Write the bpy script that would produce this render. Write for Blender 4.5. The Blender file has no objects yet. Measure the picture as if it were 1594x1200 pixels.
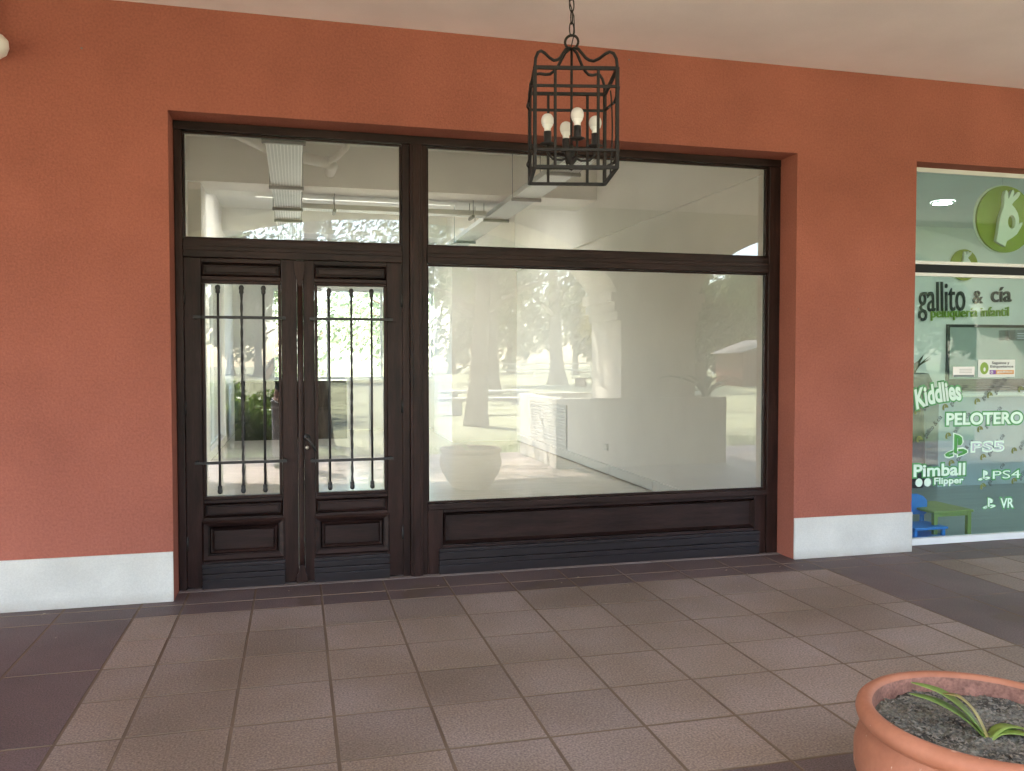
import bpy, bmesh, math, random
from mathutils import Vector, Matrix, noise
random.seed(7)
rnd = random.random
def U(a, b): return a + (b - a) * random.random()
S = bpy.context.scene
COL = S.collection
PI = math.pi
# ------------------------------------------------------------------ camera, sky, sun, exposure
cam = bpy.data.cameras.new('camera'); camo = bpy.data.objects.new('camera', cam); COL.objects.link(camo)
cam.sensor_width = 36; cam.lens = 1306 / 1594 * 36; cam.clip_end = 600; cam.clip_start = 0.02
camo.location = (0, -5.38, 1.47); camo.rotation_euler = (PI / 2 - 0.033, 0, -0.2512)
S.camera = camo
SUN = Vector((-0.42 * 0.616, -0.907 * 0.616, 0.788)).normalized()
W = bpy.data.worlds.new('World'); S.world = W; W.use_nodes = True
nt = W.node_tree; sky = nt.nodes.new('ShaderNodeTexSky'); sky.sky_type = 'NISHITA'; sky.sun_disc = False
sky.sun_elevation = math.asin(SUN.z); sky.sun_rotation = math.atan2(SUN.x, SUN.y)
sky.air_density = 1.0; sky.dust_density = 1.5; sky.ozone_density = 1.0
bg = nt.nodes['Background']; bg.inputs['Strength'].default_value = 0.15
nt.links.new(sky.outputs[0], bg.inputs[0])
sl = bpy.data.lights.new('sun', 'SUN'); sl.energy = 5.0; sl.angle = math.radians(0.5); sl.color = (1, 0.95, 0.87)
so = bpy.data.objects.new('sun', sl); COL.objects.link(so); so.rotation_euler = SUN.to_track_quat('Z', 'Y').to_euler()
S.view_settings.view_transform = 'Standard'; S.view_settings.look = 'None'; S.view_settings.gamma = 1
S.view_settings.use_curve_mapping = False; S.view_settings.exposure = 3.46
S.render.engine = 'CYCLES'; S.cycles.use_denoising = True
S.cycles.max_bounces = 12; S.cycles.diffuse_bounces = 6; S.cycles.glossy_bounces = 5
S.cycles.transparent_max_bounces = 24; S.cycles.transmission_bounces = 4
S.cycles.sample_clamp_indirect = 6; S.cycles.caustics_reflective = False; S.cycles.caustics_refractive = False

# ------------------------------------------------------------------ materials
def mat(name, col, rough=0.8, var=0.0, vscale=3.0, fine=0.0, fscale=120.0, bump=0.0, bscale=150.0, metal=0.0, spec=0.5,
        stretch=None, rand=0.0, emit=0.0, col2=None, coat=0.0, transl=0.0, world=False, speck=None):
    m = bpy.data.materials.new(name); m.use_nodes = True
    n = m.node_tree.nodes; L = m.node_tree.links; b = n['Principled BSDF']
    b.inputs['Roughness'].default_value = rough; b.inputs['Metallic'].default_value = metal
    b.inputs['Specular IOR Level'].default_value = spec
    if coat: b.inputs['Coat Weight'].default_value = coat; b.inputs['Coat Roughness'].default_value = 0.12
    tc = n.new('ShaderNodeTexCoord'); mp = n.new('ShaderNodeMapping'); L.new(n.new('ShaderNodeNewGeometry').outputs['Position'] if world else tc.outputs['Object'], mp.inputs[0])
    if stretch: mp.inputs['Scale'].default_value = stretch
    cur = n.new('ShaderNodeRGB'); cur.outputs[0].default_value = (*col, 1); cur = cur.outputs[0]
    def nz(scale, detail=4):
        t = n.new('ShaderNodeTexNoise'); t.inputs['Scale'].default_value = scale; t.inputs['Detail'].default_value = detail
        L.new(mp.outputs[0], t.inputs['Vector']); return t
    if col2:
        t = nz(vscale, 5); r = n.new('ShaderNodeValToRGB'); r.color_ramp.elements[0].position = .38; r.color_ramp.elements[1].position = .62
        L.new(t.outputs[0], r.inputs[0]); mx = n.new('ShaderNodeMix'); mx.data_type = 'RGBA'
        L.new(r.outputs[0], mx.inputs[0]); L.new(cur, mx.inputs[6]); mx.inputs[7].default_value = (*col2, 1); cur = mx.outputs[2]
    def scaleby(val, lo, hi, a=0.3, z=0.7):
        nonlocal cur
        mr = n.new('ShaderNodeMapRange'); mr.inputs[1].default_value = a; mr.inputs[2].default_value = z
        mr.inputs[3].default_value = lo; mr.inputs[4].default_value = hi; L.new(val, mr.inputs[0])
        mv = n.new('ShaderNodeVectorMath'); mv.operation = 'SCALE'; L.new(cur, mv.inputs[0]); L.new(mr.outputs[0], mv.inputs['Scale']); cur = mv.outputs[0]
    if var: scaleby(nz(vscale).outputs[0], 1 - var, 1 + var)
    if fine: scaleby(nz(fscale, 3).outputs[0], 1 - fine, 1 + fine)
    if rand:
        oi = n.new('ShaderNodeObjectInfo'); scaleby(oi.outputs['Random'], 1 - rand, 1 + rand, 0, 1)
    if speck:
        for sc_, th, sc_col in speck:
            t = nz(sc_, 3); st_ = n.new('ShaderNodeMapRange'); st_.inputs[1].default_value = th; st_.inputs[2].default_value = th + .03; L.new(t.outputs[0], st_.inputs[0])
            mx = n.new('ShaderNodeMix'); mx.data_type = 'RGBA'; L.new(st_.outputs[0], mx.inputs[0]); L.new(cur, mx.inputs[6]); mx.inputs[7].default_value = (*sc_col, 1); cur = mx.outputs[2]
    L.new(cur, b.inputs['Base Color'])
    if bump:
        t = nz(bscale, 4); bp = n.new('ShaderNodeBump'); bp.inputs['Strength'].default_value = bump; bp.inputs['Distance'].default_value = 0.004
        L.new(t.outputs[0], bp.inputs['Height']); L.new(bp.outputs[0], b.inputs['Normal'])
    if emit:
        b.inputs['Emission Color'].default_value = (*col, 1); b.inputs['Emission Strength'].default_value = emit
    if transl:
        tr = n.new('ShaderNodeBsdfTranslucent'); L.new(cur, tr.inputs[0]); ms = n.new('ShaderNodeMixShader'); ms.inputs[0].default_value = transl
        L.new(b.outputs[0], ms.inputs[1]); L.new(tr.outputs[0], ms.inputs[2]); L.new(ms.outputs[0], n['Material Output'].inputs[0])
    return m
def glassmat(name, tint, f0, dirt=0.0):
    m = bpy.data.materials.new(name); m.use_nodes = True; n = m.node_tree.nodes; L = m.node_tree.links
    n.remove(n['Principled BSDF'])
    g = n.new('ShaderNodeNewGeometry'); d = n.new('ShaderNodeVectorMath'); d.operation = 'DOT_PRODUCT'
    L.new(g.outputs['Normal'], d.inputs[0]); L.new(g.outputs['Incoming'], d.inputs[1])
    def M(op, a, b=None):
        x = n.new('ShaderNodeMath'); x.operation = op
        for i, v in enumerate((a, b)):
            if v is None: continue
            if isinstance(v, (int, float)): x.inputs[i].default_value = v
            else: L.new(v, x.inputs[i])
        return x.outputs[0]
    f = M('ADD', M('MULTIPLY', M('POWER', M('SUBTRACT', 1.0, M('ABSOLUTE', d.outputs['Value'])), 5.0), 1 - f0), f0)
    t = n.new('ShaderNodeBsdfTransparent'); t.inputs[0].default_value = (*tint, 1)
    gl = n.new('ShaderNodeBsdfGlossy'); gl.inputs['Roughness'].default_value = 0.0
    tcn = n.new('ShaderNodeTexCoord'); nz = n.new('ShaderNodeTexNoise'); nz.inputs['Scale'].default_value = 1.3; L.new(tcn.outputs['Object'], nz.inputs['Vector'])
    bp = n.new('ShaderNodeBump'); bp.inputs['Strength'].default_value = 0.05; bp.inputs['Distance'].default_value = 0.01
    L.new(nz.outputs[0], bp.inputs['Height']); L.new(bp.outputs[0], gl.inputs['Normal'])
    ms = n.new('ShaderNodeMixShader'); L.new(f, ms.inputs[0]); L.new(t.outputs[0], ms.inputs[1]); L.new(gl.outputs[0], ms.inputs[2])
    out = ms.outputs[0]
    if dirt:
        df = n.new('ShaderNodeBsdfDiffuse'); df.inputs[0].default_value = (.7, .7, .66, 1); m2 = n.new('ShaderNodeMixShader'); m2.inputs[0].default_value = dirt
        L.new(out, m2.inputs[1]); L.new(df.outputs[0], m2.inputs[2]); out = m2.outputs[0]
    L.new(out, n['Material Output'].inputs[0]); return m
M_ = {}
M_['terra'] = mat('terracotta_stucco', (.335, .114, .080), .92, var=.11, vscale=1.6, fine=.11, fscale=70, bump=.9, bscale=95, spec=.2)
M_['skirt'] = mat('white_skirting_paint', (.60, .60, .56), .7, var=.10, vscale=3.5, fine=.06, bump=.35, bscale=60, spec=.3)
_m = M_['skirt']; _n = _m.node_tree.nodes; _L = _m.node_tree.links; _b = _n['Principled BSDF']; _src = _b.inputs['Base Color'].links[0].from_socket
_g = _n.new('ShaderNodeNewGeometry'); _sx = _n.new('ShaderNodeSeparateXYZ'); _L.new(_g.outputs['Position'], _sx.inputs[0])
_no = _n.new('ShaderNodeTexNoise'); _no.inputs['Scale'].default_value = 7; _no.inputs['Detail'].default_value = 6; _L.new(_g.outputs['Position'], _no.inputs['Vector'])
_mr = _n.new('ShaderNodeMapRange'); _mr.inputs[1].default_value = .0; _mr.inputs[2].default_value = .07; _mr.inputs[3].default_value = .85; _mr.inputs[4].default_value = .12; _L.new(_sx.outputs['Z'], _mr.inputs[0])
_mu = _n.new('ShaderNodeMath'); _mu.operation = 'MULTIPLY'; _L.new(_mr.outputs[0], _mu.inputs[0]); _L.new(_no.outputs[0], _mu.inputs[1])
_mx = _n.new('ShaderNodeMix'); _mx.data_type = 'RGBA'; _L.new(_mu.outputs[0], _mx.inputs[0]); _L.new(_src, _mx.inputs[6]); _mx.inputs[7].default_value = (.26, .22, .18, 1); _L.new(_mx.outputs[2], _b.inputs['Base Color'])
M_['ceil'] = mat('ceiling_plaster', (.88, .80, .82), .9, var=.07, vscale=1.2, fine=.02, bump=.15, bscale=30, spec=.2)
M_['tile'] = mat('field_tile', (.235, .178, .138), .62, col2=(.235, .188, .168), var=.2, vscale=1.1, fine=.42, fscale=110, bump=.6, bscale=150, rand=.12, spec=.4, world=True, speck=[(75, .71, (.36, .32, .28)), (55, .73, (.10, .075, .06))])
M_['darktile'] = mat('border_tile', (.112, .080, .078), .6, var=.28, vscale=1.3, fine=.5, fscale=150, bump=.5, bscale=200, rand=.08, spec=.45, world=True, speck=[(80, .72, (.26, .22, .2)), (1.9, .62, (.105, .075, .06))])
M_['grout'] = mat('grout', (.15, .108, .075), .95, var=.2, vscale=3)
M_['grout2'] = mat('pale_grout', (.2, .16, .15), .95, var=.15, vscale=3)
M_['wood'] = mat('dark_stained_wood', (.025, .0115, .0095), .40, var=.5, vscale=4, fine=.25, fscale=30, bump=.35, bscale=40, stretch=(6, 6, .6), spec=.22)
M_['woodh'] = mat('dark_stained_wood_rail', (.023, .0115, .010), .38, var=.5, vscale=4, fine=.25, fscale=30, bump=.35, bscale=40, stretch=(.6, 6, 6), spec=.22)
M_['iron'] = mat('black_iron', (.018, .017, .017), .5, var=.3, vscale=30, bump=.3, bscale=90, spec=.5)
M_['lant'] = mat('lantern_iron', (.012, .0095, .008), .55, var=.35, vscale=25, bump=.5, bscale=120, spec=.3)
M_['socket'] = mat('black_plastic', (.012, .012, .013), .35)
M_['bulb'] = mat('opal_bulb', (.72, .70, .67), .25, transl=.12)
M_['bulbbase'] = mat('bulb_collar', (.78, .77, .74), .4)
M_['glass'] = glassmat('window_glass', (.97, .975, .965), .078, .004)
M_['glass2'] = glassmat('green_window_glass', (.84, .95, .93), .045, .004)
M_['iwall'] = mat('interior_white_paint', (.86, .84, .80), .8, var=.04, vscale=1.5, fine=.01, bump=.1, bscale=40, spec=.3)
M_['iceil'] = mat('interior_ceiling', (.80, .80, .76), .85, var=.05, vscale=1.5)
M_['ifloor'] = mat('interior_beige_floor', (.62, .57, .48), .16, var=.06, vscale=4, stretch=(.6, 3, 1), spec=.5)
M_['galv'] = mat('galvanised_steel', (.55, .57, .58), .38, metal=.8, var=.1, vscale=8)
M_['pvc'] = mat('white_pipe', (.72, .71, .66), .45)
M_['blackgloss'] = mat('black_gloss_panel', (.008, .008, .009), .05, spec=.6)
M_['whitepanel'] = mat('white_panel', (.75, .75, .72), .4)
M_['clay'] = mat('terracotta_pot', (.33, .13, .075), .6, var=.08, vscale=5, fine=.05, fscale=60, bump=.15, bscale=40, col2=(.36, .15, .09), spec=.3, speck=[(38, .70, (.55, .42, .34)), (9, .69, (.47, .27, .20))])
M_['clayin'] = mat('stained_pot_rim', (.24, .12, .09), .8, var=.3, vscale=20, fine=.25, fscale=120, spec=.3)
M_['soil'] = mat('potting_soil', (.07, .068, .058), .95, var=.5, vscale=14, fine=.5, fscale=120, bump=1, bscale=90, col2=(.12, .12, .10))
M_['chip'] = mat('soil_chips', (.15, .135, .11), .9, var=.5, vscale=60)
M_['leaf'] = mat('strap_leaf', (.29, .42, .10), .42, var=.2, vscale=12, transl=.3, stretch=(1, 1, 1))
M_['leaftip'] = mat('dry_leaf', (.45, .38, .14), .5, var=.2, vscale=12, transl=.3)
M_['lawn'] = mat('lawn_grass', (.19, .195, .115), .95, var=.3, vscale=.6, fine=.3, fscale=30, bump=.6, bscale=50, spec=.15)
M_['blade'] = mat('grass_blades', (.10, .17, .035), .8, var=.3, vscale=3, transl=.3, spec=.2)
M_['fol'] = mat('tree_foliage', (.09, .12, .055), .7, var=.45, vscale=.9, transl=.45, spec=.25)
M_['fol2'] = mat('pale_foliage', (.15, .175, .09), .7, var=.4, vscale=.9, transl=.5, spec=.25)
M_['foly'] = mat('yellow_foliage', (.24, .2, .05), .7, var=.35, vscale=.9, transl=.4, spec=.25)
M_['shrub'] = mat('shrub_leaves', (.17, .25, .06), .5, var=.5, vscale=3, transl=.35)
M_['folr'] = mat('overexposed_foliage', (.30, .36, .24), .7, var=.25, vscale=1.2, transl=.5, spec=.2)  # leaf colour paled to paint in the overexposed view out the back
M_['bark'] = mat('rough_bark', (.17, .13, .10), .95, var=.45, vscale=9, bump=1, bscale=25, stretch=(2, 2, .4), spec=.2)
M_['stone'] = mat('pale_stone', (.42, .40, .36), .9, var=.15, vscale=6, bump=.5, bscale=20)
M_['arcwall'] = mat('arcade_cream_paint', (.60, .55, .46), .88, var=.05, vscale=1.2, bump=.2, bscale=60, spec=.25)
M_['shed'] = mat('red_brown_boards', (.16, .06, .035), .8, var=.3, vscale=3, stretch=(4, 4, .5))
M_['roof'] = mat('grey_roof', (.07, .065, .06), .85, var=.15)
M_['soilbed'] = mat('earth', (.16, .12, .08), .95, var=.3, vscale=2, bump=.6)
M_['skin'] = mat('skin', (.50, .30, .21), .5, var=.05)
M_['tee'] = mat('charcoal_shirt', (.05, .052, .06), .9, var=.15, vscale=12, bump=.3, bscale=60)
M_['trous'] = mat('pale_grey_trousers', (.42, .43, .45), .9, var=.1, vscale=10, bump=.4, bscale=40)
M_['hair'] = mat('dark_hair', (.02, .014, .01), .7)
M_['shoe'] = mat('dark_shoes', (.03, .03, .03), .5)
M_['green'] = mat('lime_green', (.28, .34, .004), .45, var=.05)
M_['lgreen'] = mat('letter_green', (.22, .36, .03), .5)
M_['dkgreen'] = mat('sticker_green', (.035, .26, .03), .5)
M_['halo'] = mat('sticker_mid_green', (.055, .30, .08), .5)
M_['stwhite'] = mat('sticker_white', (.66, .86, .72), .5)
M_['signwhite'] = mat('sign_white', (.92, .90, .80), .5)
M_['charcoal'] = mat('letter_black', (.018, .025, .024), .4)
M_['blacktrans'] = mat('matt_black_frame', (.006, .007, .008), .6, spec=.2)
M_['counter'] = mat('pale_grey_counter', (.46, .50, .56), .5, var=.05)
M_['ifloor2'] = mat('shop_grey_floor', (.22, .25, .24), .3, var=.12, vscale=3, stretch=(.5, 4, 1))
M_['olive'] = mat('olive_paint', (.27, .30, .07), .5, var=.08)
M_['blue'] = mat('blue_plastic', (.02, .20, .68), .35)
M_['alu'] = mat('white_aluminium', (.74, .76, .74), .4)
M_['lamp'] = mat('lit_lamp', (.93, 1, 1), .5, emit=11)
M_['olivedec'] = mat('olive_sticker', (.14, .17, .03), .5)
M_['paper'] = mat('white_card', (.72, .76, .70), .6)
M_['purple'] = mat('purple_print', (.2, .06, .3), .5)
M_['orange'] = mat('orange_print', (.65, .33, .12), .5)
M_['greyprint'] = mat('grey_print', (.16, .2, .19), .5)
M_['mirror'] = mat('wall_mirror', (.55, .62, .58), .12, metal=.85)

# ------------------------------------------------------------------ mesh helpers
class MB:
    def __init__(s): s.v = []; s.f = []; s.sm = []
    def add(s, vs, fs, smooth=False):
        o = len(s.v); s.v += [tuple(v) for v in vs]; s.f += [tuple(i + o for i in f) for f in fs]; s.sm += [smooth] * len(fs); return s
    def box(s, x0, x1, y0, y1, z0, z1):
        v = [(x, y, z) for x in (x0, x1) for y in (y0, y1) for z in (z0, z1)]
        return s.add(v, [(0, 1, 3, 2), (4, 6, 7, 5), (0, 4, 5, 1), (2, 3, 7, 6), (0, 2, 6, 4), (1, 5, 7, 3)])
    def tube(s, pts, r, n=8, caps=True, twist=None):
        pts = [Vector(p) for p in pts]; rr = r if isinstance(r, (list, tuple)) else [r] * len(pts); vs = []; up = None
        for i, p in enumerate(pts):
            t = (pts[min(i + 1, len(pts) - 1)] - pts[max(i - 1, 0)]).normalized()
            if up is None: up = t.orthogonal().normalized()
            a = (up - t * up.dot(t)).normalized(); up = a; b = t.cross(a)
            for k in range(n):
                an = 2 * PI * k / n + (twist * i if twist else 0); vs.append(p + (a * math.cos(an) + b * math.sin(an)) * rr[i])
        fs = [(i * n + k, i * n + (k + 1) % n, (i + 1) * n + (k + 1) % n, (i + 1) * n + k) for i in range(len(pts) - 1) for k in range(n)]
        if caps: fs += [tuple(range(n))[::-1], tuple((len(pts) - 1) * n + k for k in range(n))]
        return s.add(vs, fs, n > 5)
    def lathe(s, prof, n=32, c=(0, 0, 0), smooth=True):
        vs = [(c[0] + r * math.cos(2 * PI * k / n), c[1] + r * math.sin(2 * PI * k / n), c[2] + z) for r, z in prof for k in range(n)]
        fs = [(i * n + k, i * n + (k + 1) % n, (i + 1) * n + (k + 1) % n, (i + 1) * n + k) for i in range(len(prof) - 1) for k in range(n)]
        return s.add(vs, fs, smooth)
    def prism(s, poly, y0, y1):     # polygon in x,z extruded along y
        n = len(poly); vs = [(x, y0, z) for x, z in poly] + [(x, y1, z) for x, z in poly]
        return s.add(vs, [tuple(range(n))] + [tuple(range(2 * n - 1, n - 1, -1))] + [(i, i + n, (i + 1) % n + n, (i + 1) % n) for i in range(n)])
    def mesh(s, name):
        me = bpy.data.meshes.new(name); me.from_pydata(s.v, [], s.f); me.polygons.foreach_set('use_smooth', s.sm); me.update(); return me
    def build(s, name, m, parent=None, bevel=0, fix=False):
        me = s.mesh(name)
        if fix:
            b = bmesh.new(); b.from_mesh(me); bmesh.ops.recalc_face_normals(b, faces=b.faces); b.to_mesh(me); b.free()
        me.materials.append(m if not isinstance(m, str) else M_[m]); o = bpy.data.objects.new(name, me); COL.objects.link(o)
        if parent: put(o, parent)
        if bevel:
            md = o.modifiers.new('bevel', 'BEVEL'); md.width = bevel; md.segments = 2; md.limit_method = 'ANGLE'; md.angle_limit = .6
        return o
def put(o, parent):
    o.parent = parent; o.matrix_parent_inverse = Matrix.Translation(-wloc(parent))
def wloc(o):
    l = Vector((0, 0, 0))
    while o: 
        l += o.location + (o.matrix_parent_inverse.translation if o.parent else Vector((0, 0, 0))); o = o.parent
    return l
def tag(o, label=None, cat=None, group=None, kind=None):
    if label: o['label'] = label
    if cat: o['category'] = cat
    if group: o['group'] = group
    if kind: o['kind'] = kind
    return o
def empty(name, loc, label, cat, group=None):
    o = bpy.data.objects.new(name, None); o.empty_display_size = .1; COL.objects.link(o); o.location = loc; return tag(o, label, cat, group)
def box(name, m, *d, parent=None, bevel=0): return MB().box(*d).build(name, m, parent, bevel)
def curve_mesh(name, splines, m, extrude=.004, offset=0.0, text=None, shear=0, bevel=0):
    if text is None:
        cu = bpy.data.curves.new(name, 'CURVE'); cu.dimensions = '2D'; cu.fill_mode = 'BOTH'
        for pts, bez in splines:
            sp = cu.splines.new('POLY'); sp.points.add(len(pts) - 1); sp.use_cyclic_u = True
            for i, p in enumerate(pts): sp.points[i].co = (p[0], p[1], 0, 1)
    else:
        cu = bpy.data.curves.new(name, 'FONT'); cu.body = text; cu.shear = shear; cu.resolution_u = 4
    cu.extrude = extrude; cu.offset = offset; cu.bevel_depth = bevel
    o = bpy.data.objects.new(name, cu); COL.objects.link(o); bpy.context.view_layer.update()
    me = bpy.data.meshes.new_from_object(o.evaluated_get(bpy.context.evaluated_depsgraph_get())); bpy.data.objects.remove(o)
    me.materials.clear(); me.materials.append(M_[m]); return me
def fit(me, x0, x1, z0, z1, y, thick=.002, rot=0.0, arc=0.0):
    """flat lettering stood upright, facing -y, filling the given box on its wall or pane"""
    xs = [v.co.x for v in me.vertices]; ys = [v.co.y for v in me.vertices]; zs = [v.co.z for v in me.vertices]
    ax, bx, ay, by, az, bz = min(xs), max(xs), min(ys), max(ys), min(zs), max(zs); c, s = math.cos(rot), math.sin(rot); mx, mz = (x0 + x1) / 2, (z0 + z1) / 2
    for v in me.vertices:
        X = x0 + (v.co.x - ax) / (bx - ax) * (x1 - x0) - mx; Z = z0 + (v.co.y - ay) / (by - ay) * (z1 - z0) - mz
        Z += arc * (1 - (2 * X / (x1 - x0)) ** 2)
        v.co = (mx + c * X - s * Z, y - (v.co.z - az) / max(1e-6, bz - az) * thick, mz + s * X + c * Z)
    return me
def decal(name, me, parent, label=None, kind=None):
    o = bpy.data.objects.new(name, me); COL.objects.link(o); put(o, parent)
    if label: o['label'] = label
    if kind: o['kind'] = kind
    return o
def circ(cx, cy, rx, ry, n=28): return [(cx + rx * math.cos(2 * PI * i / n), cy + ry * math.sin(2 * PI * i / n)) for i in range(n)]
def copy_tree(o, parent=None):
    c = o.copy(); COL.objects.link(c)
    if parent: c.parent = parent; c.matrix_parent_inverse = o.matrix_parent_inverse.copy()
    for ch in list(o.children): copy_tree(ch, c)
    return c

# ------------------------------------------------------------------ ground and arcade floor
lawn = MB()
nx, ny = 60, 60
def gz(x, y):
    if -8 < x < 14 and -7 < y < 13: return -.12
    return -.12 + .12 * noise.noise(Vector((x * .08, y * .08, 0)))
gx = [-150 + 300 * i / nx for i in range(nx + 1)]
for rect in [(-150, 150, -150, -6.72), (-150, 150, 12.7, 150), (-150, -9, -6.72, 12.7), (15, 150, -6.72, 12.7)]:
    x0, x1, y0, y1 = rect; a = 40; b = 30; vs = []
    for j in range(b + 1):
        for i in range(a + 1):
            x = x0 + (x1 - x0) * i / a; y = y0 + (y1 - y0) * j / b
            e = min(1, max(0, (min(abs(y + 6.72), abs(y - 12.7))) / 6)) if rect[1] - rect[0] > 200 else 0
            vs.append((x, y, -.1 + e * .15 * noise.noise(Vector((x * .07, y * .07, 0)))))
    lawn.add(vs, [(j * (a + 1) + i, j * (a + 1) + i + 1, (j + 1) * (a + 1) + i + 1, (j + 1) * (a + 1) + i) for j in range(b) for i in range(a)])
tag(lawn.build('lawn', 'lawn'), kind='structure')
flo = box('arcade_floor', 'grout', -9, 15, -6.7, .3, -.3, -.0022)
tag(flo, kind='structure')
# tiles: fields of .4 m pale tiles framed by dark bands
def tiles():
    out = []
    P, x00 = 5.305, -.905
    for b in range(-2, 4):
        fx = x00 + b * P; fe = fx + 4.465
        cols = [fx] + [fx + .243 + .4 * k for k in range(0, 11)] + [fe]
        dcols = [fe, fe + .42, fe + .84]
        rows = [-.31 - .4 * k for k in range(7)]
        rows2 = [-3.52 - .4 * k for k in range(7)]
        for r in (rows, rows2):
            for i in range(len(cols) - 1):
                for j in range(len(r) - 1): out.append((cols[i], cols[i + 1], r[j + 1], r[j], 0))
        for r in ([.22, -.10, -.31], [-2.71, -3.115, -3.52], [-5.92, -6.3, -6.7]):
            for i in range(len(cols) - 1):
                for j in range(2): out.append((cols[i], cols[i + 1], r[j + 1], r[j], 1))
            for j in range(2):
                for i in range(2): out.append((dcols[i], dcols[i + 1], r[j + 1], r[j], 1))
        for i in range(2):
            for a, z in ((-.31, -2.71), (-3.52, -5.92)):
                for j in range(3): out.append((dcols[i], dcols[i + 1], a - .8 * (j + 1), a - .8 * j, 1))
    return [t for t in out if -8.9 < t[0] and t[1] < 14.9]
def tile_mesh(mb, x0, x1, y0, y1, cx=0, cy=0, z=0, g=.006, d=.004):
    x0 += g; x1 -= g; y0 += g; y1 -= g; c = .0012
    v = [(x0, y0, z - d), (x1, y0, z - d), (x1, y1, z - d), (x0, y1, z - d), (x0, y0, z - c), (x1, y0, z - c), (x1, y1, z - c), (x0, y1, z - c),
         (x0 + c, y0 + c, z), (x1 - c, y0 + c, z), (x1 - c, y1 - c, z), (x0 + c, y1 - c, z)]
    f = [(8, 9, 10, 11)] + [(i, (i + 1) % 4, (i + 1) % 4 + 4, i + 4) for i in range(4)] + [(i + 4, (i + 1) % 4 + 4, (i + 1) % 4 + 8, i + 8) for i in range(4)]
    mb.add(v, f)
fw = Vector((math.sin(.2512), math.cos(.2512), 0))
def seen(t):
    cx, cy = (t[0] + t[1]) / 2, (t[2] + t[3]) / 2; d = Vector((cx, cy + 5.38, 0)); z = d.dot(fw); x = d.x * fw.y - d.y * fw.x
    return z > 1.9 and abs(x) / z < .68
T = sorted([t for t in tiles()], key=lambda t: (0 if seen(t) else 1, (t[0] + t[1]) ** 2 / 4 + ((t[2] + t[3]) / 2 + 5.38) ** 2))
cache = {}; rest = MB(); restd = MB(); ntile = 0
rt = random.Random(3)
for t in T:
    x0, x1, y0, y1, k = t
    if x1 - x0 < .02: continue
    if ntile < 290 and seen(t):
        key = (round(x1 - x0, 3), round(y1 - y0, 3), k)
        if key not in cache:
            mb = MB(); w, h = (x1 - x0) / 2, (y1 - y0) / 2; tile_mesh(mb, -w, w, -h, h); me = mb.mesh('tile'); me.materials.append(M_['darktile' if k else 'tile']); me.materials.append(M_['grout']); me.polygons.foreach_set('material_index', [0] + [1] * 8); cache[key] = me
        o = bpy.data.objects.new('tile', cache[key]); COL.objects.link(o); o.parent = flo
        o.location = ((x0 + x1) / 2, (y0 + y1) / 2, rt.uniform(-.0009, .0006)); o.rotation_euler = (rt.uniform(-.0015, .0015), rt.uniform(-.0015, .0015), rt.uniform(-.002, .002)); ntile += 1
    else: tile_mesh(restd if k else rest, x0, x1, y0, y1)
for mb, k in ((rest, 'tile'), (restd, 'darktile')):
    o = tag(mb.build('tile', k, flo), kind='stuff'); o.data.materials.append(M_['grout']); o.data.polygons.foreach_set('material_index', ([0] + [1] * 8) * (len(o.data.polygons) // 9))

# ------------------------------------------------------------------ shop wall and arcade ceiling
OX0, OX1, OZ = -.73, 3.5, 2.94
w = MB()
w.box(-9, OX0, 0, .3, 0, OZ); w.box(OX1, 4.51, 0, .3, 0, OZ); w.box(-9, 15, 0, .3, OZ, 4.3); w.box(9.6, 15, 0, .3, 0, OZ)
wall = tag(w.build('shop_wall', 'terra'), 'terracotta stucco arcade wall with two shop openings and a white skirting', 'wall')
def skirt(x0, x1, y1=None):
    mb = MB(); mb.box(x0, x1, -.014, 0 - .001, 0, .302)
    mb.build('skirting', 'skirt', wall, .003)
skirt(-9, OX0 - .0); skirt(OX1 + .0, 4.51)
ce = box('arcade_ceiling', 'ceil', -9, 15, -6.45, -.002, 3.552, 3.75); tag(ce, kind='structure')
# hairline bead where ceiling meets wall
# outer arcade wall with arches
SP = [( -4.35, -1.95), (4.42, 5.56), (11.4, 12.5)]
AW0, AW1 = -5.15, -6.35
def arch(xa, xb, zs=2.0, zt=3.46, n=28):
    c = (xa + xb) / 2; h = (xb - xa) / 2
    pts = [(c - h * math.cos(PI * i / n), zs + (zt - zs) * math.sin(PI * i / n) ** .8) for i in range(n + 1)]
    return pts
ow = MB()
for a, b in SP: ow.box(a, b, AW1, AW0, 0, 2.0)
ends = [(-9, SP[0][0])] + [(SP[i][1], SP[i + 1][0]) for i in range(2)]
ends[0] = (-9.0 - 1.5, SP[0][0])
for (xa, xb) in ends:
    pts = arch(xa, xb)
    for i in range(len(pts) - 1):
        (x0, z0), (x1, z1) = pts[i], pts[i + 1]
        ow.add([(x0, AW0, z0), (x1, AW0, z1), (x1, AW0, 3.549), (x0, AW0, 3.549), (x0, AW1, z0), (x1, AW1, z1), (x1, AW1, 3.549), (x0, AW1, 3.549)],
               [(0, 1, 2, 3), (7, 6, 5, 4), (0, 4, 5, 1), (3, 2, 6, 7)])
for a, b in SP: ow.box(a, b, AW1, AW0, 2.0, 3.549)
for (a, b) in SP:                      # stepped corbels
    for x, s in ((a, -1), (b, 1)):
        for k in range(3): 
            xx = sorted((x, x + s * (.05 + .05 * k))); ow.box(xx[0], xx[1], AW1 + .001 * k, AW0 - .001 * k, 2.0 + .13 * k, 2.13 + .13 * k)
arc = tag(ow.build('arcade_wall', 'arcwall', None, 0), 'cream outer arcade wall of wide arches on square piers, mirrored in the glass', 'wall')
box('parapet', 'terra', -9, 15, -6.45, -6.35, 3.75, 4.3, parent=arc)
HX0, HX1, HY0, HY1 = -.6, 2.5, 5.9, 8.5
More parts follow.
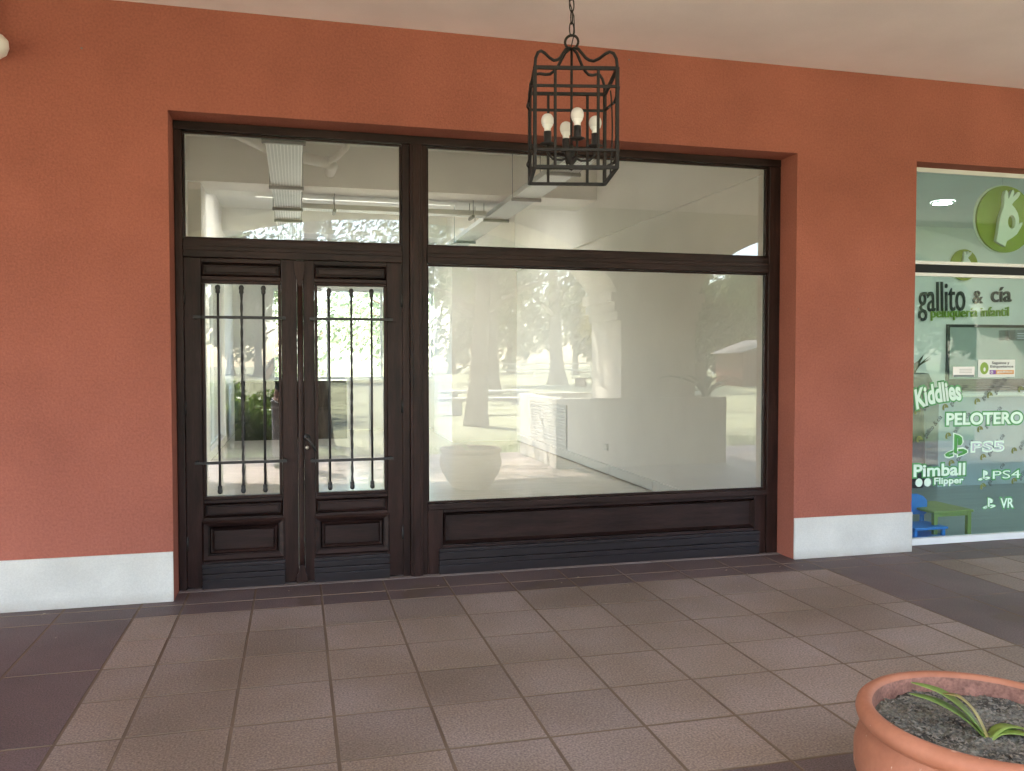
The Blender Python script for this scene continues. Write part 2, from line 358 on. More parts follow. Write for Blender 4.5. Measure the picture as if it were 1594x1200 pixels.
rb = MB(); rb.box(-9, 15, -6.34, HY0, 4.3, 4.5); rb.box(-9, 15, HY1, 12.6, 4.3, 4.5); rb.box(-9, HX0, HY0, HY1, 4.3, 4.5); rb.box(HX1, 15, HY0, HY1, 4.3, 4.5)
rf = tag(rb.build('roof_slab', 'roof'), kind='structure')
rf2 = box('side_wall', 'arcwall', 14.9, 15.1, .3, 12.6, 0, 4.3); tag(rf2, kind='structure')

# ------------------------------------------------------------------ empty shop behind the big window
def st(name, m, *d): return tag(box(name, m, *d), kind='structure')
st('shop_floor', 'ifloor', -1.4, 4.0, .3, 12.6, -.2, 0.0)
cb_ = MB(); cb_.box(-1.4, 4.0, .3, HY0, 4.0, 4.299); cb_.box(-1.4, 4.0, HY1, 12.6, 4.0, 4.299); cb_.box(-1.4, HX0, HY0, HY1, 4.0, 4.299); cb_.box(HX1, 4.0, HY0, HY1, 4.0, 4.299)
tag(cb_.build('shop_ceiling', 'iceil'), kind='structure')
M_['opal'] = mat('added_opal_rooflight', (.9, .89, .85), .4, transl=.62)
rl = empty('added_rooflight', (.8, 7.2, 4.5), 'opal roof panel added between the ceiling beams to brighten the shop', 'added_rooflight')  # unseen roof opening added to brighten the room, hidden behind the beam
box('glazing', 'opal', HX0 - .1, HX1 + .1, HY0 - .1, HY1 + .1, 4.56, 4.57, parent=rl)
mb = MB(); mb.box(HX0 - .1, HX0, HY0 - .1, HY1 + .1, 4.5, 4.559); mb.box(HX1, HX1 + .1, HY0 - .1, HY1 + .1, 4.5, 4.559); mb.box(HX0, HX1, HY0 - .1, HY0, 4.5, 4.559); mb.box(HX0, HX1, HY1, HY1 + .1, 4.5, 4.559); mb.build('kerb', 'whitepanel', rl)
lm = MB(); lm.box(-1.4, -1.2, .301, 7.3, 0, 3.999); lm.box(-1.4, -1.2, 9.9, 12.6, 0, 3.999); lm.box(-1.4, -1.2, 7.3, 9.9, 0, .12); lm.box(-1.4, -1.2, 7.3, 9.9, 2.9, 3.999)
lw = tag(lm.build('left_side_wall', 'iwall'), kind='structure')
lwin = empty('side_window', (-1.3, 8.6, .12), 'tall white-framed side window far down the left shop wall', 'window')
for a, b in ((7.3, 8.58), (8.62, 9.9)): box('pane', 'glass', -1.302, -1.298, a + .04, b - .02, .16, 2.86, parent=lwin)
mb = MB(); mb.box(-1.33, -1.27, 7.301, 7.34, .121, 2.899); mb.box(-1.33, -1.27, 8.58, 8.62, .121, 2.899); mb.box(-1.33, -1.27, 9.88, 9.899, .121, 2.899); mb.box(-1.329, -1.271, 7.341, 8.579, 2.861, 2.899); mb.box(-1.329, -1.271, 8.621, 9.879, 2.861, 2.899); mb.box(-1.329, -1.271, 7.341, 8.579, .121, .159); mb.box(-1.329, -1.271, 8.621, 9.879, .121, .159); mb.build('window_frame', 'alu', lwin)
rw = st('right_side_wall', 'iwall', 3.8, 4.0, .301, 12.6, 0, 4.0)
st('wall_beam', 'iwall', 3.765, 3.8, .301, 9.09, 3.0, 4.0)
st('left_pilaster', 'iwall', -1.2, -1.06, 5.0, 5.6, 0, 3.5)
st('cross_beam', 'iceil', -1.2, 3.765, 4.9, 5.72, 3.5, 4.0)
st('rear_beam', 'iceil', -1.2, 3.8, 9.6, 10.3, 3.62, 4.0)
st('projecting_wall', 'iwall', 2.63, 3.8, 9.09, 11.06, 0, 3.999)
bw = MB(); bw.box(-1.2, -.45, 12, 12.2, 0, 4); bw.box(-.45, 3.8, 12, 12.2, 0, 1.03); bw.box(-.45, 3.8, 12, 12.2, 2.86, 4)
tag(bw.build('back_wall', 'iwall'), kind='structure')
bwf = empty('rear_window', (1.6, 12.1, 1.03), 'bright white-framed rear window of the empty shop', 'window')
fr = MB(); xs = [-.45, .62, 1.7, 2.75, 3.8]
for x in xs: fr.box(max(-.449, x - .025), min(3.799, x + .025), 12.05, 12.11, 1.031, 2.859)
for i in range(4):
    a, b = xs[i] + (.026 if i else .027), xs[i + 1] - .026
    fr.box(a, b, 12.055, 12.105, 1.031, 1.08); fr.box(a, b, 12.055, 12.105, 2.81, 2.859)
    MB().box(a, b, 12.078, 12.082, 1.08, 2.81).build('pane', 'glass', bwf)
fr.build('window_frame', 'alu', bwf)
box('sill', 'whitepanel', -.45, 2.6, 11.9, 11.998, 1.0, 1.03, parent=bwf)
tag(box('bounce_paving', 'stone', -9, 15, 12.62, 20, -.3, -.03), kind='structure')  # unseen pale ground added to bounce daylight into the shop
# low black cabinet standing before the rear window
cab = empty('low_cabinet', (-.1, 10.4, 0), 'low glossy black cabinet standing at the far end of the empty shop', 'cabinet')
for i in range(3):
    x0 = -1.07 + .652 * i; box('panel', 'blackgloss', x0 + .002, x0 + .65, 10.15, 10.17, .06, 1.03, parent=cab)
box('body', 'blackgloss', -1.07, .885, 10.172, 10.7, 0, 1.03, parent=cab)
box('top', 'blackgloss', -1.08, .895, 10.14, 10.71, 1.032, 1.06, parent=cab, bevel=.003)
tr = empty('wall_trunking', (3.78, 3, 0), 'white cable trunking run along the foot of the bare shop wall', 'trunking')
yy = .32
for k, ln in enumerate([1.3, 1.5, 1.3, 1.0, 1.4, 1.2, .95]):
    box('cover', 'whitepanel', 3.768, 3.799, yy, yy + ln - .008, .012, .125, parent=tr, bevel=.003); yy += ln
# slatted vent panel low on the right wall
vt = empty('vent_panel', (3.79, 7.4, .1), 'white slatted vent panel low on the shop wall', 'vent')
box('frame', 'whitepanel', 3.785, 3.799, 6.2, 8.2, .14, .78, parent=vt)
for k in range(14):
    mb = MB(); z = .18 + .041 * k; mb.add([(3.784, 6.25, z), (3.784, 8.15, z), (3.775, 8.15, z + .006), (3.775, 6.25, z + .006), (3.784, 6.25, z + .03), (3.784, 8.15, z + .03)], [(0, 1, 2, 3), (3, 2, 5, 4), (0, 3, 4), (1, 5, 2)])
    mb.build('slat', 'whitepanel', vt, fix=True)
# perforated cable trays hung from the ceiling
def tray(label, path_x0, path_x1, y0, y1, bars, along='y', z=3.3, lab=None):
    root = empty('cable_tray', ((path_x0 + path_x1) / 2, (y0 + y1) / 2, z), label, 'cable tray', 'galvanised cable trays under the shop ceiling')
    mb = MB()
    mb.box(path_x0, path_x1, y0, y1, z, z + .0015)
    if along == 'y':
        mb.box(path_x0, path_x0 + .003, y0, y1, z + .0015, z + .06); mb.box(path_x1 - .003, path_x1, y0, y1, z + .0015, z + .06)
    else:
        mb.box(path_x0, path_x1, y0, y0 + .003, z + .0015, z + .06); mb.box(path_x0, path_x1, y1 - .003, y1, z + .0015, z + .06)
    mb.build('tray', 'tray', root)
    for b in bars:
        mb = MB(); rods = MB()
        if along == 'y':
            mb.box(path_x0 - .025, path_x1 + .025, b, b + .04, z - .035, z - .002); ends_ = [(path_x0 - .015, b + .02), (path_x1 + .015, b + .02)]
        else:
            mb.box(b, b + .04, y0 - .03, y1 + .03, z - .035, z - .002); ends_ = [(b + .02, y0 - .02), (b + .02, y1 + .02)]
        mb.build('bracket', 'greyprint', root, .003)
        for e in ends_: MB().tube([(e[0], e[1], z - .04), (e[0], e[1], 3.999)], .005, 6).build('hanger_rod', 'greyprint', root)
mt = mat('perforated_tray', (.42, .45, .46), .45, metal=.5)
n_ = mt.node_tree.nodes; L_ = mt.node_tree.links; b_ = n_['Principled BSDF']
tcx = n_.new('ShaderNodeTexCoord'); vo = n_.new('ShaderNodeTexBrick'); vo.inputs['Scale'].default_value = 1; vo.inputs['Brick Width'].default_value = .03; vo.inputs['Row Height'].default_value = .022
vo.inputs['Mortar Size'].default_value = .0045; vo.inputs['Color1'].default_value = (.30, .33, .34, 1); vo.inputs['Color2'].default_value = (.30, .33, .34, 1); vo.inputs['Mortar'].default_value = (.7, .73, .72, 1); vo.offset = 0
L_.new(tcx.outputs['Object'], vo.inputs['Vector']); L_.new(vo.outputs[0], b_.inputs['Base Color']); M_['tray'] = mt
tray('perforated steel cable tray hung above the double door', -.245, .065, .6, 11.5, [1.97, 3.93, 5.27, 6.15, 8.3])
tray('perforated steel cable tray hung beside the right side wall', 2.42, 2.72, .6, 9.0, [1.2, 2.56, 3.95, 5.46, 7.6])
tray('narrow steel cable tray crossing between the other two', .09, 2.4, 5.3, 5.5, [.45, 1.33, 2.2], along='x', z=3.31)
# drain pipes under the ceiling
pp = empty('drain_pipe', (0, 4, 3.75), 'white plastic drain pipe with elbow and branch under the ceiling', 'pipe')
MB().tube([(-1.19, 2.9, 3.78), (-.75, 3.32, 3.76), (-.31, 4.0, 3.72), (.08, 4.33, 3.7), (.36, 4.48, 3.69), (.42, 4.6, 3.68), (.40, 4.86, 3.66)], .062, 14).build('pipe', 'pvc', pp)
MB().tube([(.33, 4.5, 3.69), (.45, 4.35, 3.72), (.56, 4.15, 3.80), (.59, 4.1, 3.998)], .032, 10).build('branch', 'pvc', pp)
MB().tube([(.36, 4.46, 3.69), (.405, 4.56, 3.685)], .075, 14).build('collar', 'pvc', pp)
MB().tube([(.59, 4.1, 3.97), (.59, 4.1, 3.999)], .08, 16).build('flange', 'pvc', pp)
for (x, y, l) in ((.36, 3.62, 'round white ceiling vent with dark slot beside the drain pipe'),):
    v = empty('ceiling_vent', (x, y, 3.998), l, 'vent'); MB().lathe([(.0, -.02), (.1, -.02), (.13, -.001)], 24, (x, y, 3.998)).build('rim', 'pvc', v); MB().lathe([(0, -.024), (.055, -.024), (.055, -.02)], 16, (x, y, 3.998)).build('core', 'socket', v)

# ------------------------------------------------------------------ timber shopfront
FY = .22; GY = .262
sf = empty('shopfront', ((OX0 + OX1) / 2, FY, 0), 'dark timber shopfront with double door, transom lights and large display window', 'shopfront')
def mem(x0, x1, z0, z1, y0=FY, y1=.299, name='frame', m=None, parent=sf, bev=.004):
    if m is None: m = 'wood' if (z1 - z0) > (x1 - x0) else 'woodh'
    return box(name, m, x0, x1, y0, y1, z0, z1, parent=parent, bevel=bev)
e = .0008
mem(OX0 + .002, 3.498, 2.885, 2.938, name='head_rail', y0=.205)
mem(OX0 + .002, -.681, 0, 2.884, name='jamb', y0=.21)
mem(3.407, 3.498, 0, 2.884, name='jamb', y0=.21)
mem(.735, .815, 0, 2.884, name='mullion', y0=.2)
mem(.684, .734, 0, 2.884, name='mullion_strip', y0=.222); mem(.816, .85, 0.0, 2.884, name='mullion_strip', y0=.222)
# thin proud beads
mem(.752, .797, 0, 2.884, name='mullion_bead', y0=.192, y1=.1995)
for (a, b) in ((-.680, .683), (.851, 3.406)):
    mem(a, b, 2.157, 2.216, name='transom', y0=.214); mem(a, b, 2.1, 2.156, name='transom_lower', y0=.206)
    mem(a, b, 2.142, 2.170, name='transom_bead', y0=.199, y1=.2055)
# fixed panes
def pane(x0, x1, z0, z1, parent=sf, y=GY, m='glass', nm='pane'): return box(nm, m, x0, x1, y, y + .004, z0, z1, parent=parent)
pane(-.679, .682, 2.218, 2.883); pane(.852, 3.405, 2.218, 2.883); pane(.852, 3.405, .484, 2.098)
def beads(x0, x1, z0, z1, parent, wd=.012, y0=.24, y1=GY - .001):
    mb = MB(); mb.box(x0, x1, y0, y1, z1 - wd, z1); mb.box(x0, x1, y0, y1, z0, z0 + wd); mb.box(x0, x0 + wd, y0, y1, z0 + wd + e, z1 - wd - e); mb.box(x1 - wd, x1, y0, y1, z0 + wd + e, z1 - wd - e)
    mb.build('glazing_bead', 'wood', parent, .003)
beads(-.679, .682, 2.218, 2.883, sf); beads(.852, 3.405, 2.218, 2.883, sf); beads(.852, 3.405, .484, 2.098, sf)
# apron under display window
mem(.851, 3.406, .444, .483, name='window_sill', y0=.2); 
mem(.851, .955, .0, .443, name='apron_stile', y0=.222); mem(3.312, 3.406, 0, .443, name='apron_stile', y0=.222)
mem(.956, 3.311, .418, .443, name='apron_rail', y0=.222); mem(.956, 3.311, .0, .198, name='apron_rail', y0=.228)
mem(.956, 3.311, .199, .417, name='apron_panel', y0=.252)
def mould(x0, x1, z0, z1, parent, d=.02, y0=.226, y1=.2515, name='moulding'):
    mb = MB(); o = [(x0, z0), (x1, z0), (x1, z1), (x0, z1)]; i = [(x0 + d, z0 + d), (x1 - d, z0 + d), (x1 - d, z1 - d), (x0 + d, z1 - d)]; h = [(x0 + d * .35, z0 + d * .35), (x1 - d * .35, z0 + d * .35), (x1 - d * .35, z1 - d * .35), (x0 + d * .35, z1 - d * .35)]
    vs = [(x, y1 - .001, z) for x, z in o] + [(x, y0, z) for x, z in h] + [(x, y1 - .001, z) for x, z in i]
    fs = []
    for k in range(4):
        q = (k + 1) % 4; fs += [(k, q, q + 4, k + 4), (k + 4, q + 4, q + 8, k + 8)]
    mb.add(vs, fs); return mb.build(name, 'woodh', parent, fix=True)
mould(.957, 3.310, .200, .416, sf, .022, y0=.214)
def base_mould(x0, x1, parent, z1=.178):
    steps = [(0, .062, .202), (.064, .098, .196), (.1, z1 - .026, .2), (z1 - .024, z1, .189)]
    for a, b, y in steps: mem(x0, x1, a + .002, b, y0=y, y1=.2275 if parent is sf else .219, name='base_moulding', parent=parent, m='woodbase', bev=.003)
M_['woodbase'] = mat('bluish_base_wood', (.018, .014, .016), .32, var=.25, vscale=5, fine=.12, fscale=30, bump=.1, bscale=40, stretch=(.6, 6, 6), spec=.4)  # bluer and glossier than the rest of the timber
base_mould(.925, 3.345, sf)
# doors
def door(x0, x1, gx0, gx1, label, handle):
    d = bpy.data.objects.new('door', None); COL.objects.link(d); d.location = (x0, FY, 0); put0 = d; d.parent = sf; d.matrix_parent_inverse = Matrix.Translation(-sf.location)
    d['label'] = label
    gz0, gz1 = .59, 1.938
    mem(x0, gx0 - .02, .012, 2.098, name='stile', parent=d, m='wood'); mem(gx1 + .02, x1, .012, 2.098, name='stile', parent=d, m='wood')
    a, b = gx0 - .019, gx1 + .019
    mem(a, b, 2.07, 2.098, name='rail', parent=d); mem(a, b, gz1 + .02, 1.985, name='rail', parent=d)
    mem(a, b, .545, gz0 - .02, name='rail', parent=d); mem(a, b, .425, .455, name='rail', parent=d); mem(a, b, .012, .188, name='rail', parent=d)
    for (z0, z1, dd) in ((1.986, 2.069, .012), (.456, .544, .012)):
        mem(a, b, z0, z1, y0=.24, name='panel', parent=d, m='woodh'); mould(a, b, z0, z1, d, .014, y0=.2185, y1=.24)
        mem(a + .026, b - .026, z0 + .022, z1 - .022, y0=.2225, y1=.2395, name='raised_field', parent=d, m='woodh')
    mem(a, b, .189, .424, y0=.246, name='panel', parent=d, m='woodh'); mould(a - .014, b + .014, .176, .437, d, .036, y0=.206, y1=.2195)
    mould(a + .03, b - .03, .218, .396, d, .03, y0=.226, y1=.246); mem(a + .058, b - .058, .246, .368, y0=.23, y1=.2455, name='raised_field', parent=d, m='woodh')
    base_mould(a - .012, b + .012, d, .165)
    mb = MB()
    for (u0, u1, v0, v1) in ((gx0 - .019, gx1 + .019, gz1, gz1 + .019), (gx0 - .019, gx1 + .019, gz0 - .019, gz0), (gx0 - .019, gx0, gz0 + e, gz1 - e), (gx1, gx1 + .019, gz0 + e, gz1 - e)): mb.box(u0, u1, .213, GY - .001, v0, v1)
    mb.build('glazing_bead', 'wood', d, .005)
    pane(gx0 - .01, gx1 + .01, gz0 - .01, gz1 + .01, d)
    return d
dl = door(-.679, .004, -.557, -.113, 'door leaf with three upright bars, hinged beside the wide terracotta wall', 0)
dr = door(.044, .683, .134, .561, 'door leaf with lever handle and keyhole beside the display window', 1)
ast = MB(); ast.tube([(.024, .222, z) for z in (.012, .3, 1.2, 2.095)], .019, 14)
ast.build('astragal', 'wood', dl)
mb = MB(); mb.prism([(-.012, .013), (.060, .013), (.060, .05), (.048, .075), (.040, .125), (.008, .125), (0, .075), (-.012, .05)], .188, .2035); mb.build('astragal_foot', 'wood', dl, .003, fix=True)
mb = MB(); mb.prism([(-.010, 2.09), (.058, 2.09), (.058, 2.04), (.046, 1.985), (.035, 1.93), (.013, 1.93), (.002, 1.985), (-.010, 2.04)], .188, .2035); mb.build('astragal_head', 'wood', dl, .003, fix=True)
for dd, hx in ((dl, -.676), (dr, .680)):
    for z in (.3, 1.15, 1.85):
        MB().tube([(hx, .214, z - .045), (hx, .214, z + .045)], .007, 8).build('hinge', 'iron', dd)
def grille(d, xs, c0, c1, zt, zb, zc1, zc0):
    for k, x in enumerate(xs):
        mb = MB()
        if k == 1: mb.tube([(x, .186, zb + (zt - zb) * i / 60) for i in range(61)], .0088, 4, twist=.42)
        else: mb.tube([(x, .186, zb), (x, .186, zt)], .0072, 8)
        for z, s in ((zt, 1), (zb, -1)): mb.lathe([(0.0, s * .022), (.010, s * .019), (.0155, s * .008), (.0155, -s * .002), (.012, -s * .012), (.0135, -s * .016), (.0135, -s * .03), (.0075, -s * .034)], 12, (x, .186, z))
        mb.build('upright_bar', 'iron', d, fix=True)
    for z in (zc1, zc0):
        mb = MB(); mb.box(c0, c1, .170, .178, z - .009, z + .009)
        for x in (c0 + .012, c1 - .012): mb.tube([(x, .176, z), (x, .219, z)], .0065, 8); mb.tube([(x, .2135, z), (x, .2185, z)], .014, 10)
        mb.build('cross_bar', 'iron', d, fix=True)
grille(dl, (-.475, -.334, -.201), -.622, -.066, 1.907, .630, 1.724, .809)
grille(dr, (.206, .348, .478), .084, .617, 1.899, .628, 1.721, .804)
hb = MB(); hb.tube([(.062, .2195, .955), (.062, .208, .955)], .021, 14); hb.tube([(.062, .21, .955), (.062, .175, .955), (.068, .168, .948), (.115, .166, .868)], [.009, .009, .010, .0075], 8); hb.build('handle', 'iron', dr)
M_['brass'] = mat('worn_nickel', (.6, .56, .48), .3, metal=.9)
kb = MB(); kb.tube([(.062, .2195, .887), (.062, .205, .887)], .0115, 12); kb.build('lock_cylinder', 'brass', dr)
ths = tag(box('threshold', 'grout2', OX0 + .002, 3.498, .17, .2995, -.02, .0035), kind='structure')

# ------------------------------------------------------------------ hanging lantern
LC = Vector((1.075, -2.15, 0)); LR = math.radians(-12)
lan = empty('hanging_lantern', (LC.x, LC.y, 2.2), 'open black iron cage lantern with four bulbs hanging from the ceiling', 'lantern')
lroot = lan
def lw_(p):
    c, s = math.cos(LR), math.sin(LR); return (LC.x + c * p[0] - s * p[1], LC.y + s * p[0] + c * p[1], p[2])
H = .158; z0, z1 = 2.2, 2.575
def lbar(pts, r, n=4, name='bar', m='lant'):
    return MB().tube([lw_(p) for p in pts], r, n).build(name, m, lan)
lb = .0088
for sx in (-1, 1):
    for sy in (-1, 1): lbar([(sx * H, sy * H, z0 - .004), (sx * H, sy * H, z1 + .004)], lb, name='corner_post')
for z in (z0, z0 + .066, z1 - .068, z1):
    for s in (-1, 1):
        rr = lb if z in (z0, z1) else .0068
        lbar([(-H, s * H, z), (H, s * H, z)], rr, name='rail')
        if z == z1 - .068 or z == z0 + .066:
            lbar([(s * H, -H, z), (s * (H + .012), -H * .8, z + .006), (s * (H + .014), 0, z - .012), (s * (H + .012), H * .8, z + .006), (s * H, H, z)], .0058, name='rail')
        else: lbar([(s * H, -H, z), (s * H, H, z)], rr, name='rail')
for s in (-1, 1):
    for x in (-.08, .085):
        lbar([(x, s * H, z0), (x, s * H, z1 - .002)], .0066, name='upright')
    lbar([(s * H, .01, z0), (s * (H + .004), .01, z0 + .05), (s * (H + .006), -.01, (z0 + z1) / 2), (s * (H + .004), .01, z1 - .06), (s * H, .01, z1 - .03)], .0035, name='upright')
prof = [(0, 0), (.02, .035), (.08, .058), (.16, .068), (.25, .066), (.38, .056), (.5, .052), (.6, .06), (.68, .072), (.75, .09), (.85, .115), (.95, .124)]
for sx in (-1, 1):
    for sy in (-1, 1):
        lbar([(sx * H * (1 - t), sy * H * (1 - t), z1 + h * 1.05) for t, h in prof], .0062, 8, name='scroll')
rc = Vector(lw_((0, 0, z1 + .156)))
ring = [rc + Vector((math.cos(a) * .0265 * math.cos(.4), math.cos(a) * .0265 * math.sin(-.4), math.sin(a) * .0265)) for a in [2 * PI * i / 20 for i in range(21)]]
MB().tube(ring, .0052, 8).build('ring', 'lant', lan)
lbar([(0, 0, z1 + .13), (0, 0, 2.30)], .0055, 8, name='centre_rod')
hub = MB().lathe([(0, -.045), (.008, -.04), (.012, -.03), (.007, -.022), (.016, -.012), (.024, 0), (.024, .03), (.012, .045), (.007, .06)], 14, lw_((0, 0, 2.265)))
hub.build('hub', 'lant', lan)
for k in range(4):
    a = k * PI / 2 + .12; dx, dy = math.cos(a), math.sin(a); R_ = .098
    zz = 2.318
    lbar([(dx * .015, dy * .015, 2.272), (dx * .04, dy * .04, 2.262), (dx * .075, dy * .075, 2.264), (dx * .094, dy * .094, 2.285), (dx * R_, dy * R_, zz)], .005, 8, name='arm')
    p = lw_((dx * R_, dy * R_, zz))
    MB().lathe([(0, -.003), (.018, .0), (.031, .006), (.029, .008), (.014, .004)], 18, p).build('cup', 'lant', lan)
    MB().lathe([(.0155, .004), (.0155, .054), (.0, .056)], 16, p).build('socket', 'socket', lan)
    bu = MB().lathe([(.0135, .056), (.0135, .066), (.019, .075), (.0215, .080)], 20, p).build('bulb_collar', 'bulbbase', lan)
    MB().lathe([(.0215, .080), (.0248, .088), (.0258, .097), (.0248, .106), (.0215, .1145), (.0155, .121), (.008, .1245), (0, .1255)], 20, p).build('bulb', 'bulb', lan)
# chain
zc = rc.z + .0265; k = 0
while zc < 3.55:
    a = LR + (PI / 2 if k % 2 else 0) + .3; hh = .028; ww = .0095
    pts = []
    for i in range(17):
        t = 2 * PI * i / 16; pts.append(Vector((rc.x + math.cos(a) * ww * math.cos(t), rc.y + math.sin(a) * ww * math.cos(t), zc + hh - .004 + hh * math.sin(t))))
    MB().tube(pts, .0026, 6, caps=False).build('link', 'lant', lan); zc += 2 * hh - .0085; k += 1
wire = [(rc.x + .012 * math.sin(i * 1.3), rc.y + .01 * math.cos(i * 1.7), 2.71 + i * (3.55 - 2.71) / 14) for i in range(15)]
MB().tube(wire, .0022, 6).build('flex', 'socket', lan)
MB().lathe([(0, -.05), (.02, -.045), (.05, -.012), (.055, -.001)], 20, (rc.x, rc.y, 3.552)).build('ceiling_rose', 'lant', lan)

# white fitting at upper left of the wall
wl = empty('wall_light', (-1.62, -.07, 3.2), 'white rounded wall light on a conduit near the ceiling', 'wall light')
MB().lathe([(0, -.075), (.03, -.07), (.06, -.045), (.072, -.01), (.068, .03), (.045, .055), (.02, .06)], 24, (-1.61, -.1, 3.205)).build('globe', 'bulbbase', wl)
MB().tube([(-1.635, -.045, 3.26), (-1.635, -.045, 3.55)], .022, 12).build('conduit', 'bulbbase', wl)
MB().tube([(-1.62, -.1, 3.22), (-1.62, -.001, 3.22)], .03, 12).build('bracket', 'bulbbase', wl)

# ------------------------------------------------------------------ flower pot with strap-leaved plant
PC = (1.908, -3.42)
pot = empty('flower_pot', (PC[0], PC[1], 0), 'large round terracotta flower pot with rolled rim standing on the tiles', 'flower pot')
pr = [(.0, 0), (.2, 0), (.215, .012), (.27, .09), (.325, .18), (.352, .26), (.352, .32), (.338, .365), (.322, .388), (.322, .392), (.334, .398), (.345, .41), (.349, .425), (.345, .44), (.334, .450), (.318, .453), (.306, .449), (.302, .44)]
MB().lathe(pr, 96, (PC[0], PC[1], 0)).build('body', 'clay', pot)
MB().lathe([(.302, .44), (.300, .42), (.298, .36)], 96, (PC[0], PC[1], 0)).build('inner_rim', 'clayin', pot)
so_ = MB(); n = 70; R0 = .2985; vs = []; idx = {}
def sz(x, y): return .392 + .014 * noise.noise(Vector((x * 9, y * 9, 1))) + .009 * noise.noise(Vector((x * 40, y * 40, 2))) + .005 * noise.noise(Vector((x * 110, y * 110, 2)))
rings = 44
vs = [(0, 0, sz(0, 0))]
for i in range(1, rings + 1):
    for k in range(96):
        r = R0 * i / rings; x, y = r * math.cos(2 * PI * k / 96), r * math.sin(2 * PI * k / 96); vs.append((x, y, sz(x, y)))
fs = [(0, 1 + k, 1 + (k + 1) % 96) for k in range(96)] + [(1 + i * 96 + k, 1 + (i + 1) * 96 + k, 1 + (i + 1) * 96 + (k + 1) % 96, 1 + i * 96 + (k + 1) % 96) for i in range(rings - 1) for k in range(96)]
so_.add([(PC[0] + x, PC[1] + y, z) for x, y, z in vs], fs, True); so_.build('soil', 'soil', pot)
ch = MB(); rs = random.Random(5)
for i in range(2600):
    r = R0 * math.sqrt(rs.random()) * .98; a = rs.random() * 2 * PI; x, y = r * math.cos(a), r * math.sin(a); s = rs.uniform(.0012, .0045); c = Vector((PC[0] + x, PC[1] + y, sz(x, y) + s * .4))
    an = rs.random() * 6.28; ln = s * rs.uniform(1, 3.2)
    dx, dy = math.cos(an), math.sin(an)
    vs = [c + Vector((dx * ln, dy * ln, rs.uniform(-.3, .8) * s)), c + Vector((-dx * ln, -dy * ln, 0)), c + Vector((-dy * s, dx * s, 0)), c + Vector((dy * s, -dx * s, 0)), c + Vector((0, 0, s)), c - Vector((0, 0, s))]
    ch.add(vs, [(0, 2, 4), (2, 1, 4), (1, 3, 4), (3, 0, 4), (2, 0, 5), (1, 2, 5), (3, 1, 5), (0, 3, 5)])
tag(ch.build('soil_chips', 'chip', pot), kind='stuff')
def strap(pts, wid, m, parent, name='leaf', flat=(0, 0, 1), n=14, fold=.35):
    P = [Vector(p) for p in pts]
    def bz(t):                         # catmull through points
        k = t * (len(P) - 1); i = min(int(k), len(P) - 2); f = k - i
        p0, p1, p2, p3 = P[max(i - 1, 0)], P[i], P[i + 1], P[min(i + 2, len(P) - 1)]
        return .5 * ((2 * p1) + (p2 - p0) * f + (2 * p0 - 5 * p1 + 4 * p2 - p3) * f * f + (3 * p1 - p0 - 3 * p2 + p3) * f ** 3)
    vs = []; fs = []
    for i in range(n + 1):
        t = i / n; p = bz(t); tg = (bz(min(1, t + .02)) - bz(max(0, t - .02))).normalized(); sd = tg.cross(Vector(flat)).normalized(); nn = sd.cross(tg).normalized()
        wv = wid * (min(1, .45 + t * 1.6) if t < .5 else 1) * max(.03, min(1, (1 - t) * 2.6)) ** .75
        for s, h in ((-1, fold), (0, 0), (1, fold)): vs.append(p + sd * s * wv + nn * h * wv)
        for s, h in ((-1, fold), (0, 0), (1, fold)): vs.append(p + sd * s * wv + nn * (h * wv - .0012))
    for i in range(n):
        a = i * 6; b = a + 6
        fs += [(a, a + 1, b + 1, b), (a + 1, a + 2, b + 2, b + 1), (a + 4, a + 3, b + 3, b + 4), (a + 5, a + 4, b + 4, b + 5), (a + 3, a, b, b + 3), (a + 2, a + 5, b + 5, b + 2)]
    return MB().add(vs, fs, True).build(name, m, parent)
pb = Vector((1.885, -3.45, .395))
pl = empty('strap_leaf_plant', pb, 'young green strap-leaved plant leaning over the soil of the pot', 'plant')
def rel(*l): return [pb + Vector(p) for p in l]
strap(rel((0, 0, -.01), (-.05, .035, .045), (-.11, .078, .082), (-.165, .118, .098)), .025, 'leaf', pl)
strap(rel((.003, .004, -.01), (-.04, .04, .06), (-.09, .082, .105), (-.15, .13, .125)), .025, 'leaf', pl)
strap(rel((.004, 0, -.01), (-.018, .03, .06), (-.05, .055, .10), (-.085, .08, .105)), .013, 'leaftip', pl)
strap(rel((0, -.002, -.01), (.03, .0, .006), (.065, -.012, .012), (.12, -.03, .004), (.18, -.05, -.002)), .019, 'leaf', pl)
strap(rel((.0, .002, -.01), (.04, .01, .012), (.08, .01, .018), (.15, .0, .006)), .017, 'leaf', pl)
strap(rel((.002, 0, -.01), (-.01, .006, .01), (-.02, .004, .018)), .006, 'leaftip', pl)

# ------------------------------------------------------------------ the children's hair salon next door
st('salon_floor', 'ifloor2', 4.11, 14.9, .301, 5.4, -.2, .002)
st('salon_ceiling', 'iwall', 4.11, 14.9, .301, 5.4, 3.12, 3.3)
st('salon_back_wall', 'iwall', 4.11, 14.9, 3.6, 3.8, .002, 3.12)
st('salon_side_wall', 'iwall', 4.001, 4.11, .301, 5.4, 0, 4.0)
st('salon_end_wall', 'iwall', 10.4, 10.6, .301, 3.6, .002, 3.12)
sg = empty('salon_shopfront', (7, .17, 0), 'green-tinted glass shopfront in thin white frames with window stickers', 'shopfront')
mb = MB(); box('rail', 'alu', 4.512, 9.598, .155, .19, 2.905, 2.938, parent=sg); box('rail', 'alu', 4.512, 9.598, .145, .19, 0.004, .055, parent=sg)
box('transom', 'blacktrans', 4.512, 9.598, .16, .20, 2.132, 2.195, parent=sg)
